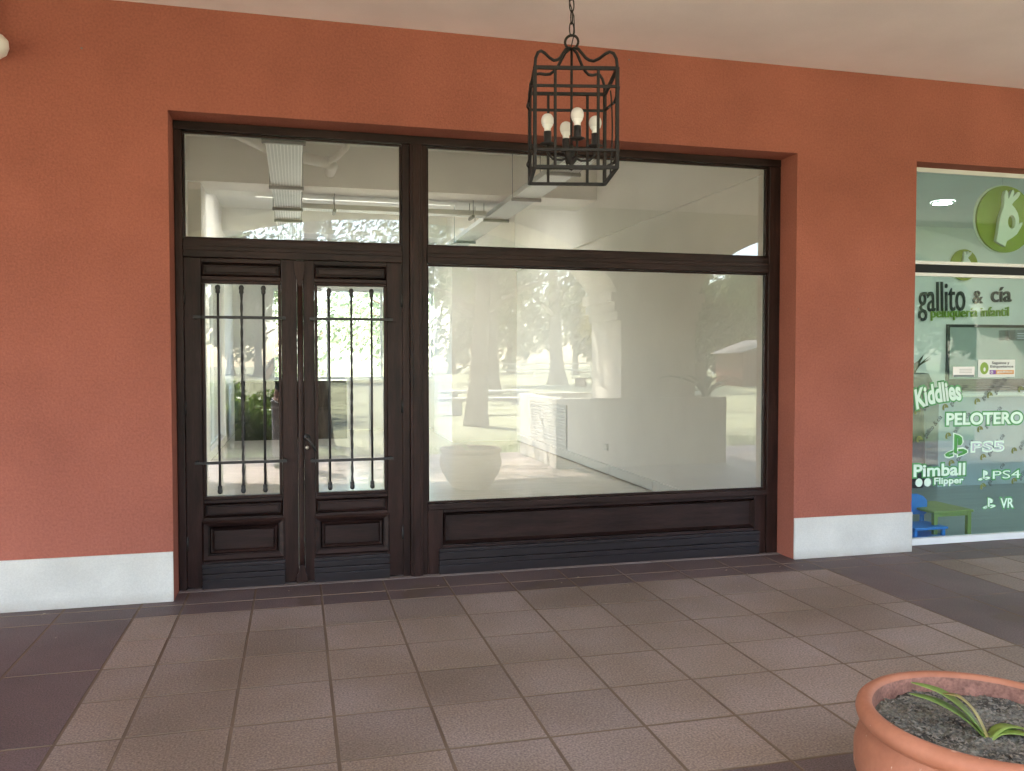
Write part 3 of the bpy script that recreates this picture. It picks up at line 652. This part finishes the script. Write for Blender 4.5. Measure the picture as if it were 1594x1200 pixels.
box('rail', 'alu', 4.512, 9.598, .155, .19, 2.197, 2.222, parent=sg); box('rail', 'alu', 4.512, 9.598, .155, .19, 2.105, 2.13, parent=sg)
box('jamb', 'alu', 4.512, 4.535, .156, .189, .056, 2.104, parent=sg)
for x in (7.1,): box('mullion', 'alu', x, x + .05, .152, .193, .056, 2.104, parent=sg); box('mullion', 'alu', x, x + .05, .152, .193, 2.223, 2.904, parent=sg)
for a, b in ((4.536, 7.099), (7.151, 9.597)):
    pane(a, b, .056, 2.104, sg, .175, 'glass2'); pane(a, b, 2.223, 2.904, sg, .175, 'glass2')
GS = .1735
# window stickers
def words(t, x0, x1, za, zb, m, halo=None, off=.02, hoff=.07, label='', rot=0, arc=0, shear=0, y=GS, parent=sg):
    if halo: decal('lettering', fit(curve_mesh('t', None, halo, text=t, offset=hoff, shear=shear), x0 - .012, x1 + .012, za - .012, zb + .012, y, .0006, rot, arc), parent)
    decal('lettering', fit(curve_mesh('t', None, m, text=t, offset=off, shear=shear), x0, x1, za, zb, y - .0012, .0006, rot, arc), parent, label)
words('Kiddlies', 4.672, 5.10, 1.095, 1.255, 'stwhite', 'halo', .035, .10, 'bubbly white Kiddlies lettering with green outline', rot=.16, arc=.02)
words('PELOTERO', 4.965, 5.705, .935, 1.035, 'stwhite', 'halo', .035, .09, 'white PELOTERO lettering with green outline')
words('PS5', 5.20, 5.53, .712, .805, 'stwhite', None, .05, label='white outlined PS5 lettering'); words('PS5', 5.215, 5.515, .726, .791, 'counter', None, -.008, y=GS - .0022)
words('Pimball', 4.668, 5.153, .535, .635, 'stwhite', 'halo', .028, .085, 'white Pimball lettering with green outline')
words('Flipper', 4.86, 5.138, .455, .525, 'stwhite', 'halo', .03, .085, 'white Flipper lettering with green outline')
for x in (4.72, 4.80): decal('dot', fit(curve_mesh('d', [(circ(0, 0, 1, 1), 0)], 'stwhite'), x - .033, x + .033, .458, .524, GS - .001, .0006), sg)
words('PS4', 5.42, 5.69, .495, .560, 'stwhite', 'halo', .0, .05, 'thin pale PS4 lettering')
words('VR', 5.50, 5.63, .255, .335, 'stwhite', 'halo', .02, .07, 'white VR lettering')
def pslogo(x0, x1, za, zb, m, halo=True):
    P1 = [(.40, .18), (.40, 1.0), (.62, .92), (.74, .82), (.76, .62), (.70, .50), (.56, .50), (.56, .78), (.53, .84), (.53, .13)]
    L1 = [(.36, .28), (.12, .20), (.02, .12), (.06, .03), (.2, 0), (.36, .04), (.36, .13), (.22, .10), (.18, .13), (.36, .20)]
    R1 = [(.58, .33), (.80, .34), (.96, .26), (.97, .17), (.82, .09), (.58, .02), (.58, .12), (.76, .18), (.76, .22), (.58, .23)]
    for mm, off, yy in ((('stwhite' if m != 'stwhite' else 'halo'), .05, GS), (m, .0, GS - .0012)):
        if off and not halo: continue
        d = off * (x1 - x0)
        for q in (P1, L1, R1):
            cx = [a for a, _ in q]; cy = [b for _, b in q]
            me = curve_mesh('p', [(q, 0)], mm, offset=0)
            X0, X1 = x0 + min(cx) * (x1 - x0), x0 + max(cx) * (x1 - x0); Z0, Z1 = za + min(cy) * (zb - za), za + max(cy) * (zb - za)
            decal('emblem', fit(me, X0 - d, X1 + d, Z0 - d, Z1 + d, yy, .0006), sg)
pslogo(4.955, 5.175, .685, .868, 'dkgreen'); pslogo(5.275, 5.40, .488, .570, 'stwhite'); pslogo(5.325, 5.455, .258, .345, 'stwhite')
for i, (x, z) in enumerate([(4.697, 1.046), (4.955, 1.075), (5.258, 1.117), (5.378, 1.166), (5.681, 1.21), (4.72, 0.828), (4.988, 0.849), (5.29, 0.894), (5.023, 0.631), (5.324, 0.67), (5.627, 0.714), (5.33, 0.434), (5.633, 0.466)]):
    decal('dot', fit(curve_mesh('d', [(circ(0, 0, 1, 1, 20), 0), (circ(0, -.25, .36, .36, 12), 0), ([(-.28, 0), (-.1, 0), (-.1, .7), (-.28, .7)], 0)], 'olivedec'), x - .029, x + .029, z - .031, z + .031, GS, .0004), sg)
    decal('lettering', fit(curve_mesh('t', None, 'charcoal', text='gallito & cía'), x + .015, x + .235, z + .075, z + .125, GS, .0004, .82), sg)
# hand emblem sign hanging inside the upper pane
def hand_spl(cx, cy, k):
    H_ = [(515, 525), (524, 480), (532, 425), (540, 385), (556, 350), (562, 315), (560, 285), (568, 256), (576, 250), (584, 258), (590, 296), (600, 275), (610, 252), (620, 245), (626, 258), (618, 285), (634, 268), (652, 256), (664, 258), (665, 268), (650, 290), (630, 305), (612, 325), (634, 345), (652, 370), (661, 400), (660, 432), (672, 424), (684, 418), (682, 432), (668, 455), (650, 482), (620, 503), (585, 522), (579, 536), (574, 552)]
    hole = [(613 + 25 * math.cos(a), 418 + 36 * math.sin(a)) for a in [2 * PI * i / 18 for i in range(18)]]
    f = lambda L: [((x - 560) * k + cx, (402 - y) * k + cy) for x, y in L]
    return [(f(H_), 0), (f(hole), 0)]
def stand(me, x, y, z, thick):
    zs = [v.co.z for v in me.vertices]; a, b = min(zs), max(zs)
    for v in me.vertices: v.co = (x + v.co.x, y - (v.co.z - a) / (b - a) * thick, z + v.co.y)
    return me
def emblem(x, y, z, r, label, hang):
    s = empty('round_sign', (x, y, z), label, 'sign')
    decal('rim', stand(curve_mesh('c', [(circ(0, 0, r, r * .97, 56), 0)], 'signwhite'), x - r * .03, y, z + r * .01, .012), s)
    decal('disc', stand(curve_mesh('c', [(circ(0, 0, r * .975, r * .945, 56), 0)], 'green'), x, y - .013, z, .018), s)
    decal('hand_emblem', stand(curve_mesh('h', hand_spl(0, 0, r / 190), 'signwhite'), x - r * .17, y - .034, z, .03), s)
    if hang: MB().tube([(x, y + .005, z + r * .9), (x, y + .005, 3.12)], .002, 6).build('wire', 'galv', s)
emblem(5.69, .40, 2.615, .29, 'round lime green sign with white hand emblem hanging behind the upper pane', True)
emblem(8.235, 3.597, 2.65, .21, 'small round green sign with hand emblem on the salon back wall', False)
nm = empty('wall_lettering', (8.2, 3.6, 2.1), 'raised black and green shop name lettering on the salon back wall', 'sign')
def wlet(t, x0, x1, za, zb, m, off, label=None, rot=0.03): 
    decal('lettering', fit(curve_mesh('t', None, m, text=t, offset=off), x0, x1, za, zb, 3.594, .02, rot), nm, label)
wlet('gallito', 7.57, 8.27, 1.94, 2.43, 'charcoal', -.002); wlet('&', 8.39, 8.54, 2.165, 2.33, 'charcoal', .0); wlet('cía', 8.67, 8.985, 2.19, 2.385, 'charcoal', .01)
wlet('peluquería infantil', 7.76, 8.95, 1.955, 2.115, 'lgreen', .004)
mi = empty('wall_mirror', (8.7, 3.59, 1.5), 'wide wall mirror in a black frame below the shop name', 'mirror')
mb = MB(); mb.box(8.0, 9.9, 3.565, 3.598, 1.86, 1.895); mb.box(8.0, 9.9, 3.565, 3.598, 1.1, 1.2); mb.box(8.0, 8.035, 3.566, 3.597, 1.2, 1.86); mb.box(9.865, 9.9, 3.566, 3.597, 1.2, 1.86); mb.build('frame', 'charcoal', mi, .003)
box('mirror_glass', 'mirror', 8.035, 9.865, 3.585, 3.59, 1.2, 1.86, parent=mi)
ac = empty('mirrored_air_conditioner', (9.2, 3.5, 1.75), 'grey slatted block standing in for an appliance reflected in the mirror', 'air conditioner reflection')  # solid block put in place of a reflection in the mirror
box('body', 'greyprint', 8.93, 9.5, 3.45, 3.563, 1.70, 1.83, parent=ac, bevel=.01)
for k in range(3): box('slat', 'counter', 8.96, 9.47, 3.444, 3.4495, 1.715 + .03 * k, 1.727 + .03 * k, parent=ac)
co = empty('reception_counter', (8, 2.8, 0), 'pale grey reception counter with a raised back shelf', 'counter')
box('front_panel', 'counter', 7.05, 9.6, 2.62, 2.66, .002, 1.02, parent=co); box('side_panel', 'counter', 7.05, 7.09, 2.662, 3.2, .002, 1.02, parent=co); box('worktop', 'whitepanel', 7.03, 9.62, 2.6, 3.22, 1.022, 1.05, parent=co, bevel=.004)
box('back_shelf', 'charcoal', 7.2, 9.6, 3.3, 3.5, 1.06, 1.1, parent=co)
mb = MB(); mb.box(7.25, 9.55, 3.32, 3.48, .002, 1.059); mb.build('back_unit', 'counter', co)
bag = empty('flower_vase', (6.95, 3.0, 0), 'dark round vase of pale leaves beside the counter', 'vase')
MB().lathe([(0, .0), (.11, .0), (.14, .1), (.1, 1.0), (.17, 1.1), (.19, 1.2), (.15, 1.29), (.1, 1.3)], 20, (6.78, 2.7, .003)).build('vase', 'charcoal', bag)
rp = random.Random(2)
for k in range(9):
    a = rp.random() * 6.28; b = Vector((6.78, 2.7, 1.28)); strap([b, b + Vector((math.cos(a) * .06, math.sin(a) * .06, .1)), b + Vector((math.cos(a) * .18, math.sin(a) * .18, .12 + rp.random() * .1))], .02, 'fol2', bag, 'leaf', n=6)
# card on the glass
cd = empty('notice_card', (5.44, GS, 1.38), 'white notice card with green hand logo reading Seguinos y Etiquetanos', 'notice')
box('card', 'paper', 5.258, 5.617, GS - .0015, GS - .0003, 1.314, 1.456, parent=cd)
decal('logo', fit(curve_mesh('d', [(circ(0, 0, 1, 1), 0), (circ(.05, -.2, .28, .34, 12), 0)], 'lgreen'), 5.277, 5.358, 1.338, 1.435, GS - .002, .0005), cd)
words('Seguinos y', 5.39, 5.56, 1.413, 1.441, 'charcoal', y=GS - .001, parent=cd, off=.02); words('Etiquetanos', 5.375, 5.60, 1.385, 1.411, 'charcoal', y=GS - .001, parent=cd, off=.02)
box('bar', 'purple', 5.37, 5.43, GS - .0028, GS - .0016, 1.338, 1.372, parent=cd); box('bar', 'orange', 5.431, 5.605, GS - .0028, GS - .0016, 1.338, 1.372, parent=cd)
decal('dot', fit(curve_mesh('d', [(circ(0, 0, 1, 1), 0), (circ(0, 0, .6, .6), 0)], 'paper'), 5.378, 5.402, 1.343, 1.367, GS - .0029, .0003), cd)
words('gallito', 5.44, 5.59, 1.345, 1.366, 'paper', y=GS - .002, parent=cd, off=.01)
c2 = empty('opening_notice', (5.12, GS, 1.35), 'translucent grey notice with small print beside the white card', 'notice')
box('card', 'iwall', 5.02, 5.225, GS - .0015, GS - .0003, 1.318, 1.40, parent=c2)
box('bar', 'greyprint', 5.025, 5.22, GS - .0025, GS - .0016, 1.318, 1.335, parent=c2)
for k in range(3): box('line', 'greyprint', 5.08, 5.20, GS - .0022, GS - .0016, 1.35 + .014 * k, 1.353 + .014 * k, parent=c2)
# children's stool and chair by the glass
tb = empty('kids_stool', (5.3, .6, 0), 'small olive green wooden stool just inside the salon glass', 'stool')
box('top', 'olive', 5.03, 5.42, .36, .80, .195, .215, parent=tb, bevel=.005)
for x in (5.045, 5.375):
    for y in (.375, .755): box('leg', 'olive', x, x + .035, y, y + .03, .003, .194, parent=tb)
box('apron', 'olive', 5.081, 5.374, .38, .395, .165, .194, parent=tb); box('apron', 'olive', 5.081, 5.374, .76, .775, .165, .194, parent=tb)
cb = empty('kids_chair', (4.95, .6, 0), "bright blue plastic child's chair behind the terracotta pier", 'chair')
mb = MB(); mb.prism([(4.80, .165), (5.12, .15), (5.14, .17), (5.14, .27), (5.10, .31), (5.04, .33), (4.8, .33)], .56, .60); mb.build('backrest', 'blue', cb, .01, fix=True)
box('seat', 'blue', 4.80, 5.12, .30, .559, .08, .10, parent=cb, bevel=.006); box('base', 'blue', 4.78, 5.13, .28, .64, .004, .022, parent=cb, bevel=.006)
for x in (4.82, 5.09):
    for y in (.33, .57): box('leg', 'blue', x, x + .025, y, y + .025, .023, .079 if y < .5 else .16, parent=cb)
for i, (x, y) in enumerate([(6.64, 2.15), (8.6, 2.15), (6.64, .9), (8.6, .9)]):
    d = empty('downlight', (x, y, 3.12), ['lit round ceiling downlight seen through the upper salon pane', 'lit round ceiling downlight over the reception counter', 'lit round ceiling downlight close behind the salon glass', 'lit round ceiling downlight in the salon corner'][i], 'downlight', 'round ceiling downlights in the salon')
    MB().lathe([(0, -.004), (.095, -.004)], 28, (x, y, 3.113)).build('diffuser', 'lamp', d); MB().lathe([(.095, -.012), (.115, -.008), (.118, .006)], 28, (x, y, 3.113)).build('trim', 'alu', d)

# ------------------------------------------------------------------ outdoors, seen only mirrored in the glass
pn = MB(); PX0, PX1, PY0, PY1 = 3.32, 5.80, -4.66, -6.55
planter = empty('planter', (4.5, -4.9, 0), 'pale masonry planter box built around the foot of the arcade pier', 'planter')
pn.box(PX0, PX1, PY0 - .12, PY0, 0, .93); pn.box(PX0, PX0 + .12, PY1, PY0 - .121, 0, .93); pn.box(PX1 - .12, PX1, PY1, PY0 - .121, 0, .93); pn.box(PX0 + .121, PX1 - .121, PY1, PY1 + .12, 0, .93)
pn.build('box', 'arcwall', planter, .01)
mb = MB(); mb.box(PX0 + .121, 4.419, PY1 + .121, PY0 - .121, .0, .84); mb.box(5.561, PX1 - .121, PY1 + .121, PY0 - .121, 0, .84); mb.build('earth', 'soilbed', planter)
def agave(x, y, z, n, L, label, seed):
    r = empty('agave', (x, y, z), label, 'plant'); q = random.Random(seed)
    for k in range(n):
        a = 2 * PI * k / n + q.uniform(-.2, .2); el = q.uniform(.4, 1.2); l = L * q.uniform(.7, 1.1); b = Vector((x, y, z)); d = Vector((math.cos(a), math.sin(a), 0))
        strap([b, b + d * l * .4 * math.cos(el) + Vector((0, 0, l * .45 * math.sin(el))), b + d * l * .75 + Vector((0, 0, l * .62 * math.sin(el))), b + d * l * 1.05 + Vector((0, 0, l * .5 * math.sin(el)))], .038, 'fol', r, 'leaf', n=6)
agave(5.62, -4.95, .84, 12, .75, 'spiky agave growing at the end of the pale planter', 3)
agave(5.62, -5.9, .84, 10, .6, 'smaller agave at the sunny corner of the planter', 4)
def crown(mb, cx, cy, cz, rx, ry, rz, n, size, q, clumps=14):
    cl = []
    for _ in range(clumps):
        while 1:
            p = Vector((q.uniform(-1, 1), q.uniform(-1, 1), q.uniform(-1, 1)))
            if p.length < 1: break
        cl.append((Vector((p.x * rx, p.y * ry, p.z * rz)), q.uniform(.28, .5)))
    for i in range(n):
        c, rr = cl[q.randrange(clumps)]
        d = Vector((q.gauss(0, 1), q.gauss(0, 1), q.gauss(0, 1))).normalized() * (rr * q.random() ** .4)
        p = Vector((cx, cy, cz)) + c + Vector((d.x * rx, d.y * ry, d.z * rz))
        u = Vector((q.gauss(0, 1), q.gauss(0, 1), q.gauss(0, 1))).normalized(); v = u.orthogonal().normalized(); w2 = u.cross(v); s = size * q.uniform(.6, 1.4)
        mb.add([p - v * s, p + w2 * s * .45, p + v * s, p - w2 * s * .45], [(0, 1, 2, 3)])
def tree(x, y, h, r, cr, label, seed, n=4200, m='fol', size=.14, base=None, group='park trees mirrored in the glass', low=.35, flare=1.6):
    q = random.Random(seed); z0_ = -.12
    t = empty('park_tree', (x, y, z0_), label, 'tree', group)
    mb = MB(); k = 12; lean = (q.uniform(-.04, .04), q.uniform(-.04, .04))
    pts = [(x + lean[0] * h * i / k, y + lean[1] * h * i / k, z0_ - .1 + h * .8 * i / k) for i in range(k + 1)]
    mb.tube(pts, [r * ((flare if i == 0 else 1.12 if i == 1 else 1) * (1 - .75 * i / k)) for i in range(k + 1)], 10)
    for j in range(7):
        i = q.randint(4, 10); a = q.random() * 6.28; p = Vector(pts[i]); L = cr * q.uniform(.5, .85)
        mb.tube([p, p + Vector((math.cos(a) * L * .5, math.sin(a) * L * .5, L * .3)), p + Vector((math.cos(a) * L, math.sin(a) * L, L * .45))], [r * .35, r * .22, r * .07], 6)
    mb.build('trunk', 'bark', t)
    c = MB(); crown(c, x + lean[0] * h, y + lean[1] * h, z0_ + h * (low + 1) / 2, cr, cr, h * (1 - low) / 2, n, size, q, 18); c.build('crown', m, t); return t
tree(.40, -9.7, 9, .21, 2.8, 'broad rough-barked tree standing just outside the arcade', 1, 1300, size=.10, low=.6, flare=1.35)
tree(2.5, -50, 15, .4, 6, 'tall wide tree far behind the near rough-barked trunk', 21, 5500, size=.16, low=.3)
tree(8.5, -31, 11, .33, 4.6, 'broad tree standing behind the straight dark trunk', 22, 5000, size=.16, low=.32)
tree(4.0, -13.1, 10, .24, 3.2, 'straight dark-trunked tree beyond the near lawn', 2, 2600, size=.12, low=.4, flare=1.3)
tree(10.8, -40.7, 6.5, .16, 1.8, 'small yellow-leaved tree on the sunlit lawn', 3, 1500, 'foly', .16, low=.4)
tree(14.8, -41, 15, .45, 7, 'large spreading tree at the middle of the lawn', 4, 6000, size=.25, low=.28)
tree(-6, -20, 11, .3, 4.5, 'leafy tree off beyond the shrub bed', 5, 5000, size=.2)
tree(27, -47, 8.4, .4, 3.6, 'tall dense tree beside the red shed', 6, 5500, 'fol', .25, low=.12)
tree(34, -52, 8.5, .3, 3.5, 'pale green tree right of the shed', 7, 4500, 'fol2', .25, low=.1)
tree(24, -56, 8, .25, 3, 'pale leafed tree by the white fence', 8, 3000, 'foly', .22, low=.2)
q = random.Random(11)
for k in range(30):
    xx = -30 + k * 5.6 + q.uniform(-1.5, 1.5); 
    tree(xx, -66 - q.uniform(0, 14), q.uniform(7.5, 10.5) if 8 < k < 16 else q.uniform(13, 18) if k >= 16 else q.uniform(9, 15), .35, q.uniform(3.2, 4.6), 'far tree in the belt closing the park lawn', 40 + k, 2200, ('fol', 'fol2')[k % 2], .42, group='far belt of park trees', low=.12)
for i, (x, y, h) in enumerate([(-3.5, 24, 7), (.5, 27, 8), (3.5, 23, 6.5), (7, 28, 8), (-.8, 19, 4)]):
    tree(x, y, h, .2, h * .42, ['tree behind the rear window beside the white wall', 'tallest tree outside the rear window', 'round tree outside the rear window near the projecting wall', 'tree behind the projecting rear wall', 'low bushy tree close outside the rear window'][i], 80 + i, 3600, 'folr', .12, low=.15, group='trees behind the shop')
q = random.Random(77); c = MB(); crown(c, 3.0, -9.0, 6.6, .95, 1.5, .8, 2600, .09, q, 14); c.build('shade_foliage', 'fol', bpy.data.objects['park_tree'])  # extra leaf clump added to keep the sun off the pier
# shrub bed outside the arcade
sb = empty('leafy_shrub', (-.85, -9.3, -.1), 'dense leafy shrub growing at the edge of the lawn', 'shrub'); q = random.Random(9)
c = MB(); crown(c, -1.05, -9.55, .45, .95, .65, .62, 6500, .055, q, 26); c.build('foliage', 'shrub', sb)
tf = empty('grass_clump', (-.55, -9.0, -.1), 'tufted clump of long arching leaves beside the leafy shrub', 'plant')
mb = MB()
for k in range(160):
    a = q.random() * 6.28; b = Vector((-.5 + q.gauss(0, .08), -9.0 + q.gauss(0, .08), -.1)); L = q.uniform(.35, .8); d = Vector((math.cos(a), math.sin(a), 0)); s = Vector((-d.y, d.x, 0)) * .012
    p1 = b + d * L * .35 + Vector((0, 0, L * .75)); p2 = b + d * L * .85 + Vector((0, 0, L * .7))
    mb.add([b - s, b + s, p1 + s, p1 - s, p2], [(0, 1, 2, 3), (3, 2, 4)])
mb.build('leaves', 'blade', tf)
gm = MB()
for k in range(9000):
    x = q.uniform(-7, 13); y = -6.74 - abs(q.gauss(0, 1.2)); h = q.uniform(.04, .16); a = q.random() * 6.28; w_ = .006
    gm.add([(x - w_, y, -.12), (x + w_, y, -.12), (x + math.cos(a) * h * .5, y + math.sin(a) * h * .5, -.1 + h)], [(0, 1, 2)])
tag(gm.build('grass', 'blade'), 'ragged lawn grass along the outer edge of the arcade floor', 'grass', kind='stuff')
def bench(x, y, L, label):
    b = empty('stone_bench', (x, y, -.1), label, 'bench', 'pale stone benches on the lawn'); box('seat', 'stone', x - L / 2, x + L / 2, y - .22, y + .22, .28, .38, parent=b, bevel=.02)
    for s in (-1, 1): box('leg', 'stone', x + s * L * .35 - .12, x + s * L * .35 + .12, y - .18, y + .18, -.12, .279, parent=b)
bench(6.1, -21.6, 3.0, 'pale stone bench farther out on the lawn'); bench(5.4, -16.6, 3.4, 'pale stone bench nearer the tree trunk')
pt = empty('picnic_table', (15.5, -37, 0), 'wooden picnic table on the lawn under the large tree', 'table')
box('top', 'shed', 14.6, 16.4, -37.4, -36.6, .68, .74, parent=pt)
for s in (-1, 1): box('seat', 'shed', 14.6, 16.4, -37 + s * .75 - .14, -37 + s * .75 + .14, .36, .41, parent=pt); box('leg', 'shed', 15.5 + s * .65 - .05, 15.5 + s * .65 + .05, -37.8, -36.2, -.1, .355, parent=pt)
sh = empty('garden_shed', (25, -37, -.1), 'red-brown boarded shed beneath the tall dense tree', 'shed')
for k in range(16): box('board', 'shed', 23.4 + .26 * k, 23.4 + .26 * k + .245, -35.03, -34.99, -.15, 1.7, parent=sh)
box('body', 'shed', 23.4, 27.5, -38, -35.035, -.15, 1.7, parent=sh)
MB().prism([(23.1, 1.7), (27.8, 1.7), (25.45, 2.5)], -38.3, -34.7).build('roof', 'roof', sh, fix=True)
fe = empty('white_fence', (33, -60, -.1), 'white post and rail fence across the far lawn', 'fence')
for k in range(22): box('post', 'whitepanel', 14 + 1.6 * k, 14.1 + 1.6 * k, -60.05, -59.95, -.2, 1.1, parent=fe)
for z in (.45, .95): box('rail', 'whitepanel', 14, 47.7, -60.1, -60.051, z, z + .12, parent=fe)
# photographer
pe = empty('person', (-.14, -5.78, 0), 'photographer in charcoal shirt and pale grey trousers holding up a phone', 'person')
def skin(name, verts, edges, m, parent, sub=2):
    me = bpy.data.meshes.new(name); me.from_pydata([v[:3] for v in verts], edges, []); o = bpy.data.objects.new(name, me); COL.objects.link(o); put(o, parent); me.materials.append(M_[m])
    md = o.modifiers.new('skin', 'SKIN')
    for i, v in enumerate(verts): me.skin_vertices[0].data[i].radius = (v[3], v[4] if len(v) > 4 else v[3])
    me.skin_vertices[0].data[0].use_root = True; s = o.modifiers.new('sub', 'SUBSURF'); s.levels = sub; s.render_levels = sub; return o
X, Y = -.14, -5.80
# one continuous body: pelvis, spine, head, arms raised to the phone, legs
V = [(X, Y, .93, .15, .11), (X, Y, 1.12, .135, .10), (X, Y, 1.32, .165, .11), (X, Y, 1.44, .10, .08), (X, Y + .01, 1.50, .055), (X, Y + .02, 1.57, .075, .085), (X, Y + .02, 1.66, .08, .098), (X, Y + .01, 1.73, .06, .075)]
E_ = [(i, i + 1) for i in range(7)]
for s in (-1, 1):
    b = len(V); V += [(X + s * .17, Y, 1.40, .058), (X + s * .27, Y + .06, 1.19, .047), (X + s * .17, Y + .22, 1.33, .036), (X + s * .09, Y + .29, 1.42, .026)]
    E_ += [(3, b), (b, b + 1), (b + 1, b + 2), (b + 2, b + 3)]
for s in (-1, 1):
    b = len(V); V += [(X + s * .095, Y, .86, .095), (X + s * .11, Y + .02, .48, .062), (X + s * .12, Y, .10, .042), (X + s * .125, Y + .04, .035, .04), (X + s * .13, Y + .17, .03, .036)]
    E_ += [(0, b), (b, b + 1), (b + 1, b + 2), (b + 2, b + 3), (b + 3, b + 4)]
skin('body', V, E_, 'skin', pe)
V = [(X, Y, .90, .165, .125), (X, Y, 1.12, .15, .115), (X, Y, 1.32, .178, .122), (X, Y, 1.435, .10, .082)]; E_ = [(0, 1), (1, 2), (2, 3)]
for s in (-1, 1):
    b = len(V); V += [(X + s * .17, Y, 1.40, .07), (X + s * .25, Y + .045, 1.235, .062)]; E_ += [(3, b), (b, b + 1)]
skin('shirt', V, E_, 'tee', pe)
V = [(X, Y, .95, .16, .12)]; E_ = []
for s in (-1, 1):
    b = len(V); V += [(X + s * .095, Y, .85, .108), (X + s * .11, Y + .02, .48, .083), (X + s * .12, Y, .08, .072)]; E_ += [(0, b), (b, b + 1), (b + 1, b + 2)]
skin('trousers', V, E_, 'trous', pe)
for s in (-1, 1): skin('shoe', [(X + s * .125, Y - .03, .05, .05), (X + s * .128, Y + .08, .045, .05), (X + s * .13, Y + .19, .035, .042)], [(0, 1), (1, 2)], 'shoe', pe, 1)
skin('hair', [(X, Y - .03, 1.60, .07, .06), (X, Y - .015, 1.68, .088, .095), (X, Y, 1.745, .07, .085)], [(0, 1), (1, 2)], 'hair', pe)
for s in (-1, 1):      # fingers closed round the phone
    hx, hy, hz = X + s * .082, Y + .30, 1.43
    for k in range(4):
        z = hz + .028 - .018 * k; l = (.9, 1, .95, .8)[k]
        skin('finger', [(hx + s * .004, hy, z, .0085), (hx + s * .006, hy + .025 * l, z + .006, .008), (hx - s * .006, hy + .036 * l, z + .008, .007), (hx - s * .02, hy + .037 * l, z + .008, .006)], [(0, 1), (1, 2), (2, 3)], 'skin', pe, 1)
    skin('thumb', [(hx, hy - .005, hz - .02, .010), (hx - s * .012, hy - .002, hz + .005, .009), (hx - s * .026, hy + .004, hz + .018, .007)], [(0, 1), (1, 2)], 'skin', pe, 1)
    MB().lathe([(0, -.008), (.012, -.004), (.013, .004), (0, .008)], 10, (X + s * .03, Y + .118, 1.665)).build('eye', 'bulbbase', pe)
MB().prism([(X - .012, 1.615), (X + .012, 1.615), (X + .004, 1.655), (X - .004, 1.655)], Y + .10, Y + .135).build('nose', 'skin', pe, .004, fix=True)
ph = tag(MB().box(X - .075, X + .075, Y + .318, Y + .327, 1.40, 1.475).build('phone', 'socket', None, .006), 'black phone held up in both hands of the photographer', 'phone')

# litter on the tiles, marks on the wall, a socket on the shop wall
q = random.Random(31); mb = MB()
for k in range(46):
    x = q.uniform(-1.5, 5.5); y = q.choice((q.uniform(-.02, -.3), q.uniform(-2.8, -.1), q.uniform(.0, .2) if -.6 < x < 3.3 else -.1)); a = q.random() * 6.28; l = q.uniform(.003, .011); w_ = q.uniform(.0015, .004)
    if x < -.7 or 3.45 < x < 4.55: y = min(y, -.03)
    dx, dy = math.cos(a), math.sin(a); mb.add([(x - dx * l, y - dy * l, .0015), (x + dy * w_, y - dx * w_, .002), (x + dx * l, y + dy * l, .004), (x - dy * w_, y + dx * w_, .0025), (x, y, .006)], [(0, 1, 4), (1, 2, 4), (2, 3, 4), (3, 0, 4)])
M_['litter'] = mat('leaf_litter', (.30, .24, .17), .9, var=.6, vscale=9, world=True)
tag(mb.build('litter', 'litter'), 'scattered dry leaf crumbs and grit on the arcade tiles', 'litter', kind='stuff')
for (x, z, w_) in ((-1.19, 3.26, .012), (4.02, 1.83, .007), (2.2, 3.49, .01), (-1.66, 1.2, .006), (3.9, 3.35, .006)):
    mk = MB().lathe([(0, .004), (w_ * .6, .003), (w_, 0)], 9); o = mk.build('plaster_chip', 'grout2', wall); o.rotation_euler = (PI / 2, 0, 0); o.location = (x, -.0005, z); o.scale = (.6, .5, .6)
sk = empty('wall_socket', (3.79, 4.6, .35), 'small white wall socket above the trunking', 'socket')
box('plate', 'whitepanel', 3.788, 3.7995, 4.54, 4.66, .3, .38, parent=sk, bevel=.002); box('insert', 'iwall', 3.784, 3.7875, 4.56, 4.64, .315, .365, parent=sk)
